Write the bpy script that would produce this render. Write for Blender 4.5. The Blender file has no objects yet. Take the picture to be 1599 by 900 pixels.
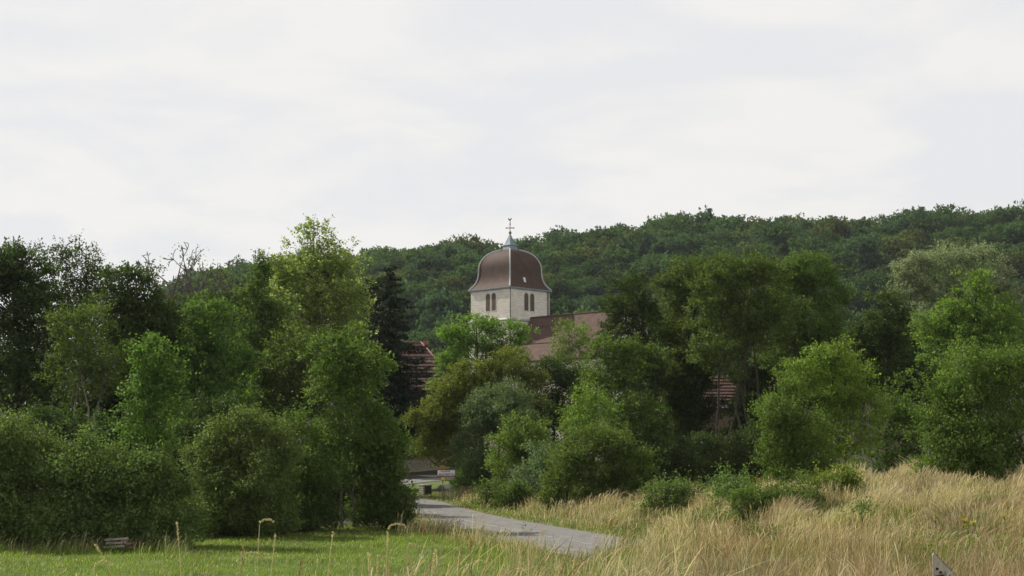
import bpy, math, random
import numpy as np
from mathutils import Vector, Matrix

# ------------------------------------------------------------------ camera, sky, sun, exposure
S = bpy.context.scene
COL = S.collection
F = 2177.0                                    # focal length in photo pixels (photo 1599 x 900)
CAM = np.array([0.0, 0.0, 3.5])
PITCH = math.radians(6.55)
cd = bpy.data.cameras.new('camera'); cam = bpy.data.objects.new('camera', cd); COL.objects.link(cam)
cd.sensor_width = 36.0; cd.lens = 36.0*F/1599.0
cd.clip_start = 0.1; cd.clip_end = 6000
cam.location = CAM; cam.rotation_euler = (math.radians(90)+PITCH, 0, 0)
S.camera = cam

SUN_EL = math.radians(43); SUN_AZ = math.radians(-55)      # azimuth from +Y towards +X
W = bpy.data.worlds.new('World'); S.world = W; W.use_nodes = True
nt = W.node_tree; nt.nodes.clear(); N = nt.nodes.new; L = nt.links.new
wo = N('ShaderNodeOutputWorld')
sky = N('ShaderNodeTexSky'); sky.sky_type = 'NISHITA'; sky.sun_disc = False
sky.sun_elevation = SUN_EL; sky.sun_rotation = SUN_AZ; sky.air_density = 1.0; sky.dust_density = 1.5
bg1 = N('ShaderNodeBackground'); bg1.inputs[1].default_value = 0.09; L(sky.outputs[0], bg1.inputs[0])
tc = N('ShaderNodeTexCoord'); sep = N('ShaderNodeSeparateXYZ'); L(tc.outputs['Generated'], sep.inputs[0])
zz = N('ShaderNodeMath'); zz.operation = 'MAXIMUM'; L(sep.outputs[2], zz.inputs[0]); zz.inputs[1].default_value = 0.0
za = N('ShaderNodeMath'); za.operation = 'ADD'; L(zz.outputs[0], za.inputs[0]); za.inputs[1].default_value = 0.22
dx = N('ShaderNodeMath'); dx.operation = 'DIVIDE'; L(sep.outputs[0], dx.inputs[0]); L(za.outputs[0], dx.inputs[1])
dy = N('ShaderNodeMath'); dy.operation = 'DIVIDE'; L(sep.outputs[1], dy.inputs[0]); L(za.outputs[0], dy.inputs[1])
cmb = N('ShaderNodeCombineXYZ'); L(dx.outputs[0], cmb.inputs[0]); L(dy.outputs[0], cmb.inputs[1])
mp = N('ShaderNodeMapping'); mp.inputs['Rotation'].default_value = (0, 0, math.radians(18)); mp.inputs['Scale'].default_value = (1.0, 1.25, 1); L(cmb.outputs[0], mp.inputs[0])
n1 = N('ShaderNodeTexNoise'); n1.inputs['Scale'].default_value = 1.9; n1.inputs['Detail'].default_value = 9; n1.inputs['Roughness'].default_value = 0.55; n1.inputs['Distortion'].default_value = 0.35
L(mp.outputs[0], n1.inputs['Vector'])
r1 = N('ShaderNodeValToRGB'); r1.color_ramp.elements[0].position = 0.42; r1.color_ramp.elements[0].color = (0.835, 0.836, 0.852, 1)
r1.color_ramp.elements[1].position = 0.545; r1.color_ramp.elements[1].color = (0.915, 0.90, 0.878, 1)
L(n1.outputs[0], r1.inputs[0])
zr_ = N('ShaderNodeMapRange'); zr_.interpolation_type = 'SMOOTHSTEP'; zr_.inputs[1].default_value = 0.36; zr_.inputs[2].default_value = 0.75; zr_.inputs[3].default_value = 1.0; zr_.inputs[4].default_value = 0.34; L(sep.outputs[2], zr_.inputs[0])   # sky dimmed overhead, out of view, to deepen the shadows
bk_ = N('ShaderNodeMapRange'); bk_.interpolation_type = 'SMOOTHSTEP'; bk_.inputs[1].default_value = 0.1; bk_.inputs[2].default_value = -0.7; bk_.inputs[3].default_value = 1.0; bk_.inputs[4].default_value = 1.3; L(sep.outputs[1], bk_.inputs[0])   # unseen sky behind the camera, brightened to fill the shaded walls
zk_ = N('ShaderNodeMath'); zk_.operation = 'MULTIPLY'; L(zr_.outputs[0], zk_.inputs[0]); L(bk_.outputs[0], zk_.inputs[1])
bg2 = N('ShaderNodeBackground'); L(zk_.outputs[0], bg2.inputs[1]); L(r1.outputs[0], bg2.inputs[0])
mx = N('ShaderNodeMixShader'); mx.inputs[0].default_value = 0.96
L(bg1.outputs[0], mx.inputs[1]); L(bg2.outputs[0], mx.inputs[2]); L(mx.outputs[0], wo.inputs[0])

sd = bpy.data.lights.new('sun', 'SUN'); sun = bpy.data.objects.new('sun', sd); COL.objects.link(sun)
sd.energy = 5.0; sd.angle = math.radians(0.6); sd.color = (1.0, 0.94, 0.84)
SUNV = Vector((math.sin(SUN_AZ)*math.cos(SUN_EL), math.cos(SUN_AZ)*math.cos(SUN_EL), math.sin(SUN_EL)))
sun.rotation_euler = SUNV.to_track_quat('Z', 'Y').to_euler()
sun.location = (-60, 60, 80)

S.view_settings.view_transform = 'Standard'; S.view_settings.look = 'None'
S.view_settings.exposure = 0.0; S.view_settings.gamma = 1.0; S.view_settings.use_curve_mapping = False
S.render.engine = 'CYCLES'
S.cycles.max_bounces = 6; S.cycles.diffuse_bounces = 3; S.cycles.glossy_bounces = 2; S.cycles.transmission_bounces = 4
S.cycles.transparent_max_bounces = 4; S.cycles.volume_bounces = 0
S.cycles.caustics_reflective = False; S.cycles.caustics_refractive = False
S.cycles.use_denoising = True
S.render.use_persistent_data = False
HAZE = 0.000075                                # density of the air (see the end of the script)

# ------------------------------------------------------------------ helpers: layout
ST, CT = math.sin(PITCH), math.cos(PITCH)
def ray(px, py):
    u = (px-799.5)/F; v = (450-py)/F
    return np.array([u, CT - v*ST, ST + v*CT])
def at(px, py, D):                            # the point of depth D (metres along +Y) seen at a photo pixel
    r = ray(px, py); return CAM + r*(D/r[1])
def gnd(px, py, z=0.0):                       # the point of the level z seen at a photo pixel
    r = ray(px, py); return CAM + r*((z-CAM[2])/r[2])
def sstep(a, b, x):
    t = np.clip((x-a)/(b-a), 0, 1); return t*t*(3-2*t)

# road centre line: measured where it shows, guessed beyond
cl = [gnd(910, 849), gnd(857, 840), gnd(800, 829), gnd(748, 818.5), gnd(710, 810.6), gnd(687, 804.8), gnd(664, 798), gnd(643, 791), gnd(628, 784)]
cl = [np.array([48, 16, 0]), np.array([26, 25.5, 0]), np.array([14.5, 31.5, 0]), np.array([8.0, 38.5, 0]), np.array([4.6, 45.0, 0])] + cl
cl += [np.array([-11.6, 108, 0]), np.array([-13.2, 122, 0]), np.array([-12.6, 134, 0]), np.array([-8, 145, 0]), np.array([3, 153, 0]), np.array([22, 160, 0]), np.array([60, 168, 0])]
cl = np.array(cl)[:, :2]
def smooth_line(p, n=160, it=3):
    for _ in range(it):
        q = [p[0]]
        for a, b in zip(p[:-1], p[1:]): q += [a*.75+b*.25, a*.25+b*.75]
        q.append(p[-1]); p = np.array(q)
    d = np.r_[0, np.cumsum(np.linalg.norm(np.diff(p, axis=0), axis=1))]
    s = np.linspace(0, d[-1], n); return np.c_[np.interp(s, d, p[:, 0]), np.interp(s, d, p[:, 1])], s
RL, RS = smooth_line(cl, 260, 4)
RT = np.gradient(RL, axis=0); RT /= np.linalg.norm(RT, axis=1)[:, None]
RN = np.c_[RT[:, 1], -RT[:, 0]]               # to the right of the direction of travel away from us
ROADW = 2.55
def road_dist(x, y):                          # signed distance from the centre line (positive = right/far side)
    x = np.asarray(x, float); y = np.asarray(y, float); sh = x.shape
    P = np.c_[x.ravel(), y.ravel()]; out = np.empty(len(P))
    for i in range(0, len(P), 20000):
        d = P[i:i+20000, None, :] - RL[None]
        k = (d**2).sum(2).argmin(1); dd = d[np.arange(len(k)), k]
        out[i:i+20000] = (dd*RN[k]).sum(1) + 0*k
        far = np.linalg.norm(dd, axis=1); sg = np.sign(out[i:i+20000]); sg[sg == 0] = 1
        out[i:i+20000] = sg*far
    return out.reshape(sh)

# ------------------------------------------------------------------ terrain height
RIDGE_PX = np.array([-700, -200, 60, 150, 200, 240, 300, 345, 430, 500, 560, 660, 740, 800, 850, 900, 1000, 1150, 1300, 1450, 1599, 1900, 2400])
RIDGE_PY = np.array([690, 660, 620, 560, 500, 452, 430, 413, 403, 398, 391, 377, 374, 384, 373, 361, 346, 342, 344, 336, 323, 318, 330])
RIDGE_D = 660.0
_rx = np.array([at(a, b+66, RIDGE_D)[0] for a, b in zip(RIDGE_PX, RIDGE_PY)])
_rz = np.array([at(a, b+66, RIDGE_D)[2] for a, b in zip(RIDGE_PX, RIDGE_PY)])
def height(x, y):
    x = np.asarray(x, float); y = np.asarray(y, float)
    z = 1.8*(1-sstep(8, 33, y))                                           # the bank we stand on
    z = z + 1.25*sstep(-0.4, 2.4, x)*np.exp(-((y-27.5)/5.0)**2)                # a low swell in front of the road
    z = z + 4.5*sstep(115, 300, y)                                        # the village rises
    rd = road_dist(x, y) if x.size < 400000 else 0*x+99
    bank = np.interp(x, [2, 5, 8.5, 11.5, 15, 19, 28], [0, .25, .46, .82, 1.5, 1.72, 1.95])*sstep(31, 47, y)*(1-sstep(62, 95, y)*0.75)
    z = z + bank*sstep(2.8, 6.5, np.abs(rd))
    z = z + 0.25*sstep(4, 9, rd)*sstep(40, 60, y)*(1-sstep(110, 130, y))
    zr = np.interp(x*RIDGE_D/np.maximum(y, 300.0), _rx, _rz)
    t = np.clip((y-325)/(RIDGE_D-325), 0, 1)
    z = z + np.maximum(zr-4.5, 0)*np.sin(t*math.pi/2)**1.25 - 0.05*np.clip(y-RIDGE_D-40, 0, 1e4)
    w = (1-sstep(3.2, 6.5, np.abs(rd)))*sstep(26, 34, y)*(1-sstep(118, 140, y))
    return z*(1-w) + 0.0*w
def hz(x, y): return float(height(np.array([x]), np.array([y]))[0])

# ------------------------------------------------------------------ helpers: objects
def tag(o, label=None, cat=None, group=None, kind=None):
    if label: o['label'] = label
    if cat: o['category'] = cat
    if group: o['group'] = group
    if kind: o['kind'] = kind
    return o
def empty(name, loc, rz=0, label=None, cat=None, group=None):
    o = bpy.data.objects.new(name, None); COL.objects.link(o); o.location = loc; o.rotation_euler = (0, 0, rz)
    o.empty_display_size = 0.3
    return tag(o, label, cat, group)
def link(name, me, m, parent=None):
    if m is not None and not me.materials: me.materials.append(m)
    o = bpy.data.objects.new(name, me); COL.objects.link(o)
    if parent is not None: o.parent = parent
    return o
def np_mesh(name, V, Fq, smooth=False):        # V (n,3), Fq (m,k) faces all of k corners
    me = bpy.data.meshes.new(name); V = np.ascontiguousarray(V, np.float32); Fq = np.ascontiguousarray(Fq, np.int32)
    k = Fq.shape[1]; me.vertices.add(len(V)); me.vertices.foreach_set('co', V.ravel())
    me.loops.add(Fq.size); me.loops.foreach_set('vertex_index', Fq.ravel())
    me.polygons.add(len(Fq)); me.polygons.foreach_set('loop_start', np.arange(0, Fq.size, k, dtype=np.int32))
    if smooth: me.polygons.foreach_set('use_smooth', np.ones(len(Fq), bool))
    me.update(calc_edges=True); return me
class MB:
    def __init__(s): s.v = []; s.f = []; s.sm = []
    def add(s, vs, fs, smooth=False):
        b = len(s.v); s.v += [tuple(map(float, p)) for p in vs]; s.f += [tuple(i+b for i in f) for f in fs]; s.sm += [smooth]*len(fs); return s
    def box(s, c, d, rz=0.0, rx=0.0, ry=0.0):
        R = Matrix.Rotation(rz, 3, 'Z') @ Matrix.Rotation(ry, 3, 'Y') @ Matrix.Rotation(rx, 3, 'X'); c = Vector(c)
        vs = [c + R @ Vector((sx*d[0]/2, sy*d[1]/2, sz*d[2]/2)) for sx in (-1, 1) for sy in (-1, 1) for sz in (-1, 1)]
        return s.add(vs, [(0, 1, 3, 2), (4, 6, 7, 5), (0, 4, 5, 1), (2, 3, 7, 6), (0, 2, 6, 4), (1, 5, 7, 3)])
    def tube(s, pts, rad, n=6, cap=True):
        pts = [Vector(p) for p in pts]; rings = []
        for i, p in enumerate(pts):
            t = (pts[min(i+1, len(pts)-1)] - pts[max(i-1, 0)]).normalized()
            a = t.orthogonal().normalized() if i == 0 else (a - t*a.dot(t)).normalized()
            b = t.cross(a); r = rad[i] if hasattr(rad, '__len__') else rad
            rings.append([p + (a*math.cos(2*math.pi*k/n) + b*math.sin(2*math.pi*k/n))*r for k in range(n)])
        vs = [q for r in rings for q in r]; fs = []
        for i in range(len(rings)-1):
            for k in range(n): fs.append((i*n+k, i*n+(k+1) % n, (i+1)*n+(k+1) % n, (i+1)*n+k))
        if cap: fs.append(tuple(range(n))[::-1]); fs.append(tuple((len(rings)-1)*n+k for k in range(n)))
        return s.add(vs, fs, True)
    def lathe(s, prof, n=16, c=(0, 0, 0)):
        vs = [(c[0]+r*math.cos(2*math.pi*k/n), c[1]+r*math.sin(2*math.pi*k/n), c[2]+z) for r, z in prof for k in range(n)]
        fs = [(i*n+k, i*n+(k+1) % n, (i+1)*n+(k+1) % n, (i+1)*n+k) for i in range(len(prof)-1) for k in range(n)]
        return s.add(vs, fs, True)
    def build(s, name, m, parent=None, bevel=0):
        me = bpy.data.meshes.new(name); me.from_pydata(s.v, [], s.f); me.polygons.foreach_set('use_smooth', s.sm); me.update()
        o = link(name, me, m, parent)
        if bevel:
            b = o.modifiers.new('bevel', 'BEVEL'); b.width = bevel; b.segments = 2; b.limit_method = 'ANGLE'
        return o

# ------------------------------------------------------------------ materials
def mat(name, col, rough=0.8, metal=0.0, noise=0.0, scale=3.0, bump=0.0, bscale=20.0, col2=None, spec=0.3):
    m = bpy.data.materials.new(name); m.use_nodes = True; t = m.node_tree; b = t.nodes['Principled BSDF']
    b.inputs['Roughness'].default_value = rough; b.inputs['Metallic'].default_value = metal
    b.inputs['Specular IOR Level'].default_value = spec
    b.inputs['Base Color'].default_value = (*col, 1)
    tcn = t.nodes.new('ShaderNodeTexCoord')
    if noise or col2:
        n = t.nodes.new('ShaderNodeTexNoise'); n.inputs['Scale'].default_value = scale; n.inputs['Detail'].default_value = 6; n.inputs['Roughness'].default_value = 0.65
        t.links.new(tcn.outputs['Object'], n.inputs['Vector'])
        r = t.nodes.new('ShaderNodeValToRGB'); r.color_ramp.elements[0].position = 0.33; r.color_ramp.elements[1].position = 0.67
        c2 = col2 or tuple(min(1, c*(1+noise)) for c in col); c1 = col if col2 else tuple(c*(1-noise) for c in col)
        r.color_ramp.elements[0].color = (*c1, 1); r.color_ramp.elements[1].color = (*c2, 1)
        t.links.new(n.outputs[0], r.inputs[0]); t.links.new(r.outputs[0], b.inputs['Base Color'])
    if bump:
        n2 = t.nodes.new('ShaderNodeTexNoise'); n2.inputs['Scale'].default_value = bscale; n2.inputs['Detail'].default_value = 5
        t.links.new(tcn.outputs['Object'], n2.inputs['Vector'])
        bp = t.nodes.new('ShaderNodeBump'); bp.inputs['Strength'].default_value = bump; bp.inputs['Distance'].default_value = 0.03
        t.links.new(n2.outputs[0], bp.inputs['Height']); t.links.new(bp.outputs[0], b.inputs['Normal'])
    return m
def leaf_mat(name, col, trans=0.42, var=0.35, gloss=0.06, tint=(1.6, 1.75, 0.8), clump=0.9):
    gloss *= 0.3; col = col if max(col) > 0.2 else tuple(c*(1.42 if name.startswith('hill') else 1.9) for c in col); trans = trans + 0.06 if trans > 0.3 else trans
    """leaf: diffuse + light let through + a little gloss; every leaf has its own tone, every clump of twigs its own too"""
    m = bpy.data.materials.new(name); m.use_nodes = True; t = m.node_tree; t.nodes.clear(); N = t.nodes.new; L = t.links.new
    out = N('ShaderNodeOutputMaterial'); g = N('ShaderNodeNewGeometry'); oi = N('ShaderNodeObjectInfo')
    tcn = N('ShaderNodeTexCoord'); nz = N('ShaderNodeTexNoise'); nz.inputs['Scale'].default_value = clump; nz.inputs['Detail'].default_value = 2
    L(tcn.outputs['Object'], nz.inputs['Vector'])
    h = N('ShaderNodeHueSaturation'); h.inputs['Color'].default_value = (*col, 1)
    def mr(src, a, b):
        q = N('ShaderNodeMapRange'); q.inputs[3].default_value = a; q.inputs[4].default_value = b; L(src, q.inputs[0]); return q.outputs[0]
    def op(o, a, b):
        q = N('ShaderNodeMath'); q.operation = o; L(a, q.inputs[0]); L(b, q.inputs[1]); return q.outputs[0]
    v = op('MULTIPLY', mr(g.outputs['Random Per Island'], 1-var, 1+var), op('MULTIPLY', mr(nz.outputs[0], 0.62, 1.38), mr(oi.outputs['Random'], 0.9, 1.1)))
    L(v, h.inputs['Value'])
    L(op('ADD', mr(nz.outputs['Color'], 0.485, 0.515), mr(oi.outputs['Random'], -0.012, 0.012)), h.inputs['Hue'])
    di = N('ShaderNodeBsdfDiffuse'); L(h.outputs[0], di.inputs[0])
    tr = N('ShaderNodeBsdfTranslucent'); h2 = N('ShaderNodeMix'); h2.data_type = 'RGBA'; h2.blend_type = 'MULTIPLY'; h2.inputs[0].default_value = 1.0
    L(h.outputs[0], h2.inputs[6]); h2.inputs[7].default_value = (*tint, 1); L(h2.outputs[2], tr.inputs[0])
    ms = N('ShaderNodeMixShader'); ms.inputs[0].default_value = trans; L(di.outputs[0], ms.inputs[1]); L(tr.outputs[0], ms.inputs[2])
    gl = N('ShaderNodeBsdfGlossy'); gl.inputs['Roughness'].default_value = 0.5; gl.inputs['Color'].default_value = (0.75, 0.8, 0.75, 1)
    m2 = N('ShaderNodeMixShader'); m2.inputs[0].default_value = gloss; L(ms.outputs[0], m2.inputs[1]); L(gl.outputs[0], m2.inputs[2])
    L(m2.outputs[0], out.inputs[0]); return m

LEAF = {
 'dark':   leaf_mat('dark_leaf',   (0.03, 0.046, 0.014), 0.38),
 'mid':    leaf_mat('mid_leaf',    (0.046, 0.068, 0.018), 0.42),
 'ash':    leaf_mat('ash_leaf',    (0.052, 0.08, 0.02), 0.42),
 'bright': leaf_mat('bright_leaf', (0.068, 0.102, 0.023), 0.45),
 'lime':   leaf_mat('lime_leaf',   (0.078, 0.11, 0.022), 0.45),
 'poplar': leaf_mat('poplar_leaf', (0.112, 0.138, 0.046), 0.5, 0.5, 0.10),
 'olive':  leaf_mat('olive_leaf',  (0.070, 0.080, 0.018), 0.42),
 'olivemid': leaf_mat('olive_mid_leaf', (0.050, 0.071, 0.018), 0.42),
 'grey':   leaf_mat('grey_leaf',   (0.068, 0.092, 0.046), 0.35, 0.4, 0.08),
 'silver': leaf_mat('silver_leaf', (0.125, 0.15, 0.098), 0.32, 0.4, 0.10),
 'hedge':  leaf_mat('hedge_leaf',  (0.066, 0.094, 0.029), 0.36, 0.4, 0.07),
 'thorn':  leaf_mat('thorn_leaf',  (0.056, 0.084, 0.020), 0.40),
 'conifer': leaf_mat('needle',     (0.014, 0.024, 0.014), 0.12, 0.4, 0.04),
 'mistle': leaf_mat('mistletoe_leaf', (0.030, 0.045, 0.014), 0.3),
 'rust':   leaf_mat('rusty_leaf',  (0.21, 0.062, 0.02), 0.35),
 'hill_a': leaf_mat('hill_leaf_dark',  (0.034, 0.058, 0.022), 0.34, 0.3, 0.03, clump=0.35),
 'hill_b': leaf_mat('hill_leaf_mid',   (0.046, 0.080, 0.030), 0.34, 0.3, 0.03, clump=0.35),
 'hill_c': leaf_mat('hill_leaf_olive', (0.066, 0.080, 0.028), 0.34, 0.3, 0.03, clump=0.35),
 'hill_d': leaf_mat('hill_leaf_blue',  (0.040, 0.070, 0.038), 0.34, 0.3, 0.03, clump=0.35),
 'straw':  leaf_mat('straw',       (0.57, 0.505, 0.315), 0.35, 0.38, 0.04, tint=(1.18, 1.16, 0.8), clump=0.5),
 'brown':  leaf_mat('dry_brown',   (0.33, 0.25, 0.14), 0.35, 0.38, 0.03, tint=(1.2, 1.1, 0.8), clump=0.5),
 'blade':  leaf_mat('grass_blade', (0.066, 0.092, 0.021), 0.36, 0.4, 0.05, clump=0.5),
 'lawn':   leaf_mat('lawn_blade',  (0.084, 0.118, 0.021), 0.36, 0.35, 0.05, clump=0.6),
 'yellow': leaf_mat('yellow_petal', (0.55, 0.44, 0.02), 0.3),
}
BARK = mat('bark', (0.055, 0.045, 0.035), 0.9, noise=0.45, scale=5, bump=0.5, bscale=14)
PALEBARK = mat('pale_bark', (0.17, 0.155, 0.125), 0.9, noise=0.4, scale=6, bump=0.5, bscale=14)
DEADBARK = mat('dead_bark', (0.115, 0.10, 0.085), 0.9, noise=0.35, scale=5)

# ------------------------------------------------------------------ foliage
def unit(a): return a/np.maximum(np.linalg.norm(a, axis=-1, keepdims=True), 1e-9)
def rdir(g, n): return unit(g.normal(size=(n, 3)))
def leaf_quads(g, P, Ddir, size, width=0.32, up=0.7, droop=0.15, spread=0.9, rough=0.55):
    n = len(P)
    ld = unit(Ddir*0.6 + rdir(g, n)*spread + np.array([0, 0, -droop]))
    nr = unit(np.array([0, 0, up]) + Ddir*0.55 + rdir(g, n)*rough)
    sd_ = unit(np.cross(ld, nr)); s = (size*g.uniform(0.6, 1.35, n))[:, None]
    V = np.empty((n, 4, 3)); V[:, 0] = P; V[:, 1] = P + ld*s*0.45 + sd_*s*width; V[:, 2] = P + ld*s; V[:, 3] = P + ld*s*0.45 - sd_*s*width
    return V.reshape(-1, 3), np.arange(n*4).reshape(-1, 4)
def crown_points(g, lobes, n, rc_rel=0.3, rc_lim=(0.35, 1.3), squash=0.75, sprig=0.06, m=9, spl=0.42, droop=0.0, inner=0.2, gap=1.0, rise=0.0):
    """lobes: rows (cx,cy,cz, rx,ry,rz).  Tufts of twigs stand on each lobe, each a cap of leaf sprays with shade under it."""
    lobes = np.asarray(lobes, float); area = lobes[:, 3]*lobes[:, 5]; share = area/area.sum()
    Ps, Ds, clumps = [], [], []
    for lb, sh in zip(lobes, share):
        c, r = lb[:3], lb[3:]; nl = max(12, int(n*sh)); rmin = min(r[0], r[2])
        rc = np.clip(rc_rel*rmin, *rc_lim)
        k = max(7, int((r[0]*r[2]+r[0]*r[1]+r[1]*r[2])/(rc*rc)*0.85/gap))
        d = rdir(g, k*4); d[:, 2] = np.where((d[:, 2] < -0.3) & (g.uniform(size=k*4) < 0.4), -d[:, 2], d[:, 2])
        ph = g.uniform(0, 6.28, 6)                                   # an uneven outline: the lobe swells and shrinks
        lump = 1+0.20*np.sin(2.3*d[:, 0]*2+ph[0])+0.19*np.sin(3.1*d[:, 2]*2+ph[1])+0.16*np.sin(6.0*d[:, 1]+ph[2])
        rad = g.uniform(0.35, 1.0, k*4)**0.5*lump*np.where(g.uniform(size=k*4) < 0.13, g.uniform(1.1, 1.32, k*4), 1.0)
        cand = d*rad[:, None]*(r-rc*0.5).clip(0.05); keep = []
        for i in range(len(cand)):                                   # dart throwing keeps tufts apart, so gaps stay
            if not keep or ((cand[keep]-cand[i])**2).sum(1).min() > (rc*1.05*gap)**2: keep.append(i)
            if len(keep) >= k: break
        cc = cand[keep]; clumps.append(c+cc)
        rcs = rc*g.uniform(0.55, 1.45, len(cc))
        ns = max(1, int(nl*(1-inner)/m)); w = rcs**2; ci = g.choice(len(cc), ns, p=w/w.sum())
        out = unit(cc/r); out = out*np.array([1, 1, 0.6]) + np.array([0, 0, 0.55])
        e = unit(rdir(g, ns)*1.0 + out[ci]*0.75); e[:, 2] = np.where(e[:, 2] < -0.1, np.abs(e[:, 2])*0.5-0.1, e[:, 2])
        rr = g.uniform(0.45, 1, (ns, 1))**0.6
        sc = c + cc[ci] + e*rr*rcs[ci][:, None]*np.array([1, 1, squash])
        od = unit(e*np.array([1, 1, 0.7]) + out[ci]*0.4 + np.array([0, 0, 0.15-droop+rise]) + rdir(g, ns)*0.25)
        t = (np.arange(m)[None, :] + g.uniform(0, 1, (ns, m)))/m
        sl = spl*g.uniform(0.6, 1.4, (ns, 1)); big = g.uniform(0, 1, (ns, 1)) < sprig; sl = np.where(big, sl*1.8, sl)
        P = sc[:, None, :] + od[:, None, :]*(sl*t)[..., None] + g.normal(size=(ns, m, 3))*(0.14*spl)
        P[..., 2] -= droop*(t*t)*sl
        Ps.append(P.reshape(-1, 3)); Ds.append(np.repeat(unit(e+np.array([0, 0, 0.3])), m, axis=0))
        ni = int(nl*inner); e = rdir(g, ni); P = c + e*(g.uniform(0, 0.75, (ni, 1))**0.45)*r
        Ps.append(P); Ds.append(e)
    return np.concatenate(Ps), np.concatenate(Ds), np.concatenate(clumps)
def limb(mb, g, a, b, r0, r1, sag=0.12, n=5, sides=5):
    a = np.array(a, float); b = np.array(b, float); Lg = np.linalg.norm(b-a)
    pts = []
    for i in range(n+1):
        t = i/n; p = a*(1-t) + b*t; p = p + np.array([0, 0, -sag*Lg*math.sin(math.pi*t)]) + g.normal(size=3)*0.03*Lg*(0 < i < n)
        pts.append(p)
    mb.tube(pts, [r0*(1-i/n)+r1*(i/n) for i in range(n+1)], sides, False)
SEED = [11]
def lobes_from_px(g, D, lobes, depth=0.9):
    out = []
    for (x, y, rx, ry) in lobes:
        c = at(x, y, D); k = D/F; dyo = g.uniform(-0.35, 0.35)*rx*k
        c = at(x, y, D+dyo)
        out.append((*c, rx*k, rx*k*depth, ry*k))
    return np.array(out)
def tree(name, D, bx, lobes, kind, size, cover, label, cat='tree', group=None, stems=1, bark=None, base_y=None, spl=0.42, m=9, sprig=0.07,
         droop=0.0, width=0.32, rc=0.3, rclim=(0.35, 1.2), up=0.7, trunk_r=None, ldroop=0.15, inner=0.2, limbs=True, split=0.0, straight=False, rise=0.0):
    SEED[0] += 1; g = np.random.default_rng(SEED[0]); size *= 0.86
    LB = lobes_from_px(g, D, lobes)
    if limbs and len(LB) > 1:                                       # boughs of their own round every lobe break the outline
        ex = []
        for lb in LB:
            lb[3:] *= 0.90
            for k in range(4):
                d = rdir(g, 1)[0]; d[2] = abs(d[2])*0.9-0.12; f = g.uniform(0.22, 0.55)
                ex.append((*(lb[:3]+unit(d)*lb[3:]*g.uniform(0.8, 1.12)), *(lb[3:]*f*np.array([1.0, 1.0, g.uniform(0.7, 1.1)]))))
        LB = np.concatenate([LB, np.array(ex)])
    if cat == 'bush' and limbs:
        ex = []
        for lb in LB:
            zg = hz(lb[0], lb[1])
            if zg < lb[2] < zg+3.2: ex.append((lb[0]+g.normal()*.3, lb[1]-g.uniform(0, .5), zg+0.45, lb[3]*.9, lb[4]*.9, 0.7))
        if ex: LB = np.concatenate([LB, np.array(ex)])
    bxp = at(bx, 700, D)[0]; bz = hz(bxp, D)
    root = empty(name, (bxp, D, bz), 0, label, cat, group); o = np.array([bxp, D, bz])
    area = (LB[:, 3]*LB[:, 5]*math.pi).sum()*0.62
    n = int(area*cover*1.35/(size*size*width*1.0))
    P, Dd, CC = crown_points(g, LB, n, rc, rclim, sprig=sprig, m=m, spl=spl, droop=droop, inner=inner, rise=rise)
    hzv = height(P[:, 0], P[:, 1]); ok = P[:, 2] > hzv+0.08; P, Dd = P[ok], Dd[ok]
    V, Fq = leaf_quads(g, P, Dd, size, width, up, ldroop)
    me = np_mesh('crown', V - o, Fq); link('crown' if cat == 'tree' else 'foliage', me, LEAF[kind], root)
    top = (LB[:, 2]+LB[:, 5]).max(); H = top-bz; mb = MB()
    tr = trunk_r or max(0.035, 0.017*H)
    ctop = LB[LB[:, 2].argmax()]
    nst = stems
    for s in range(nst):
        a = np.array([0, 0, -0.15]) + (np.array([(s-(nst-1)/2)*split + g.normal()*0.08, g.normal()*0.15, 0]) if nst > 1 else 0)
        tgt = LB[g.integers(len(LB))][:3]-o if (nst > 1 and s > 0) else ctop[:3]-o
        b = np.array([tgt[0]*0.85, tgt[1]*0.85, (tgt[2]+ctop[5]*0.4)*1.0])
        pts = []; nn = 8
        for i in range(nn+1):
            t = i/nn; q = a*(1-t)+b*t; t = t**2.2 if straight else t; q[0] = a[0]*(1-t**1.6)+b[0]*t**1.6; q[1] = a[1]*(1-t**1.6)+b[1]*t**1.6
            pts.append(q+g.normal(size=3)*(0.004 if straight else 0.012)*H*(0 < i < nn)*np.array([1, 1, 0]))
        rs = [tr/(nst**0.5)*(1-0.9*(i/nn)) for i in range(nn+1)]
        rs[0] *= 1.35; mb.tube(pts, rs, 7, False)
        if limbs:
            for lb in LB:
                if nst > 1 and g.uniform() < 0.5: continue
                zt = np.clip((lb[2]-bz-lb[5]*0.9)/max(b[2], .1), 0.12, 0.85); i = int(zt*nn)
                limb(mb, g, pts[i], lb[:3]-o, rs[i]*(0.55 if lb[3] > 0.8 else 0.3), rs[i]*0.15)
    if limbs:
        for q in CC[g.permutation(len(CC))[:min(len(CC), 46)]]:
            k = ((LB[:, :3]-q)**2).sum(1).argmin()
            limb(mb, g, LB[k, :3]-o - np.array([0, 0, LB[k, 5]*0.3]), q-o, tr*0.17, tr*0.05, 0.08, 3, 4)
    mb.build('trunk' if cat == 'tree' else 'stem', bark or BARK, root)
    return root

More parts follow.
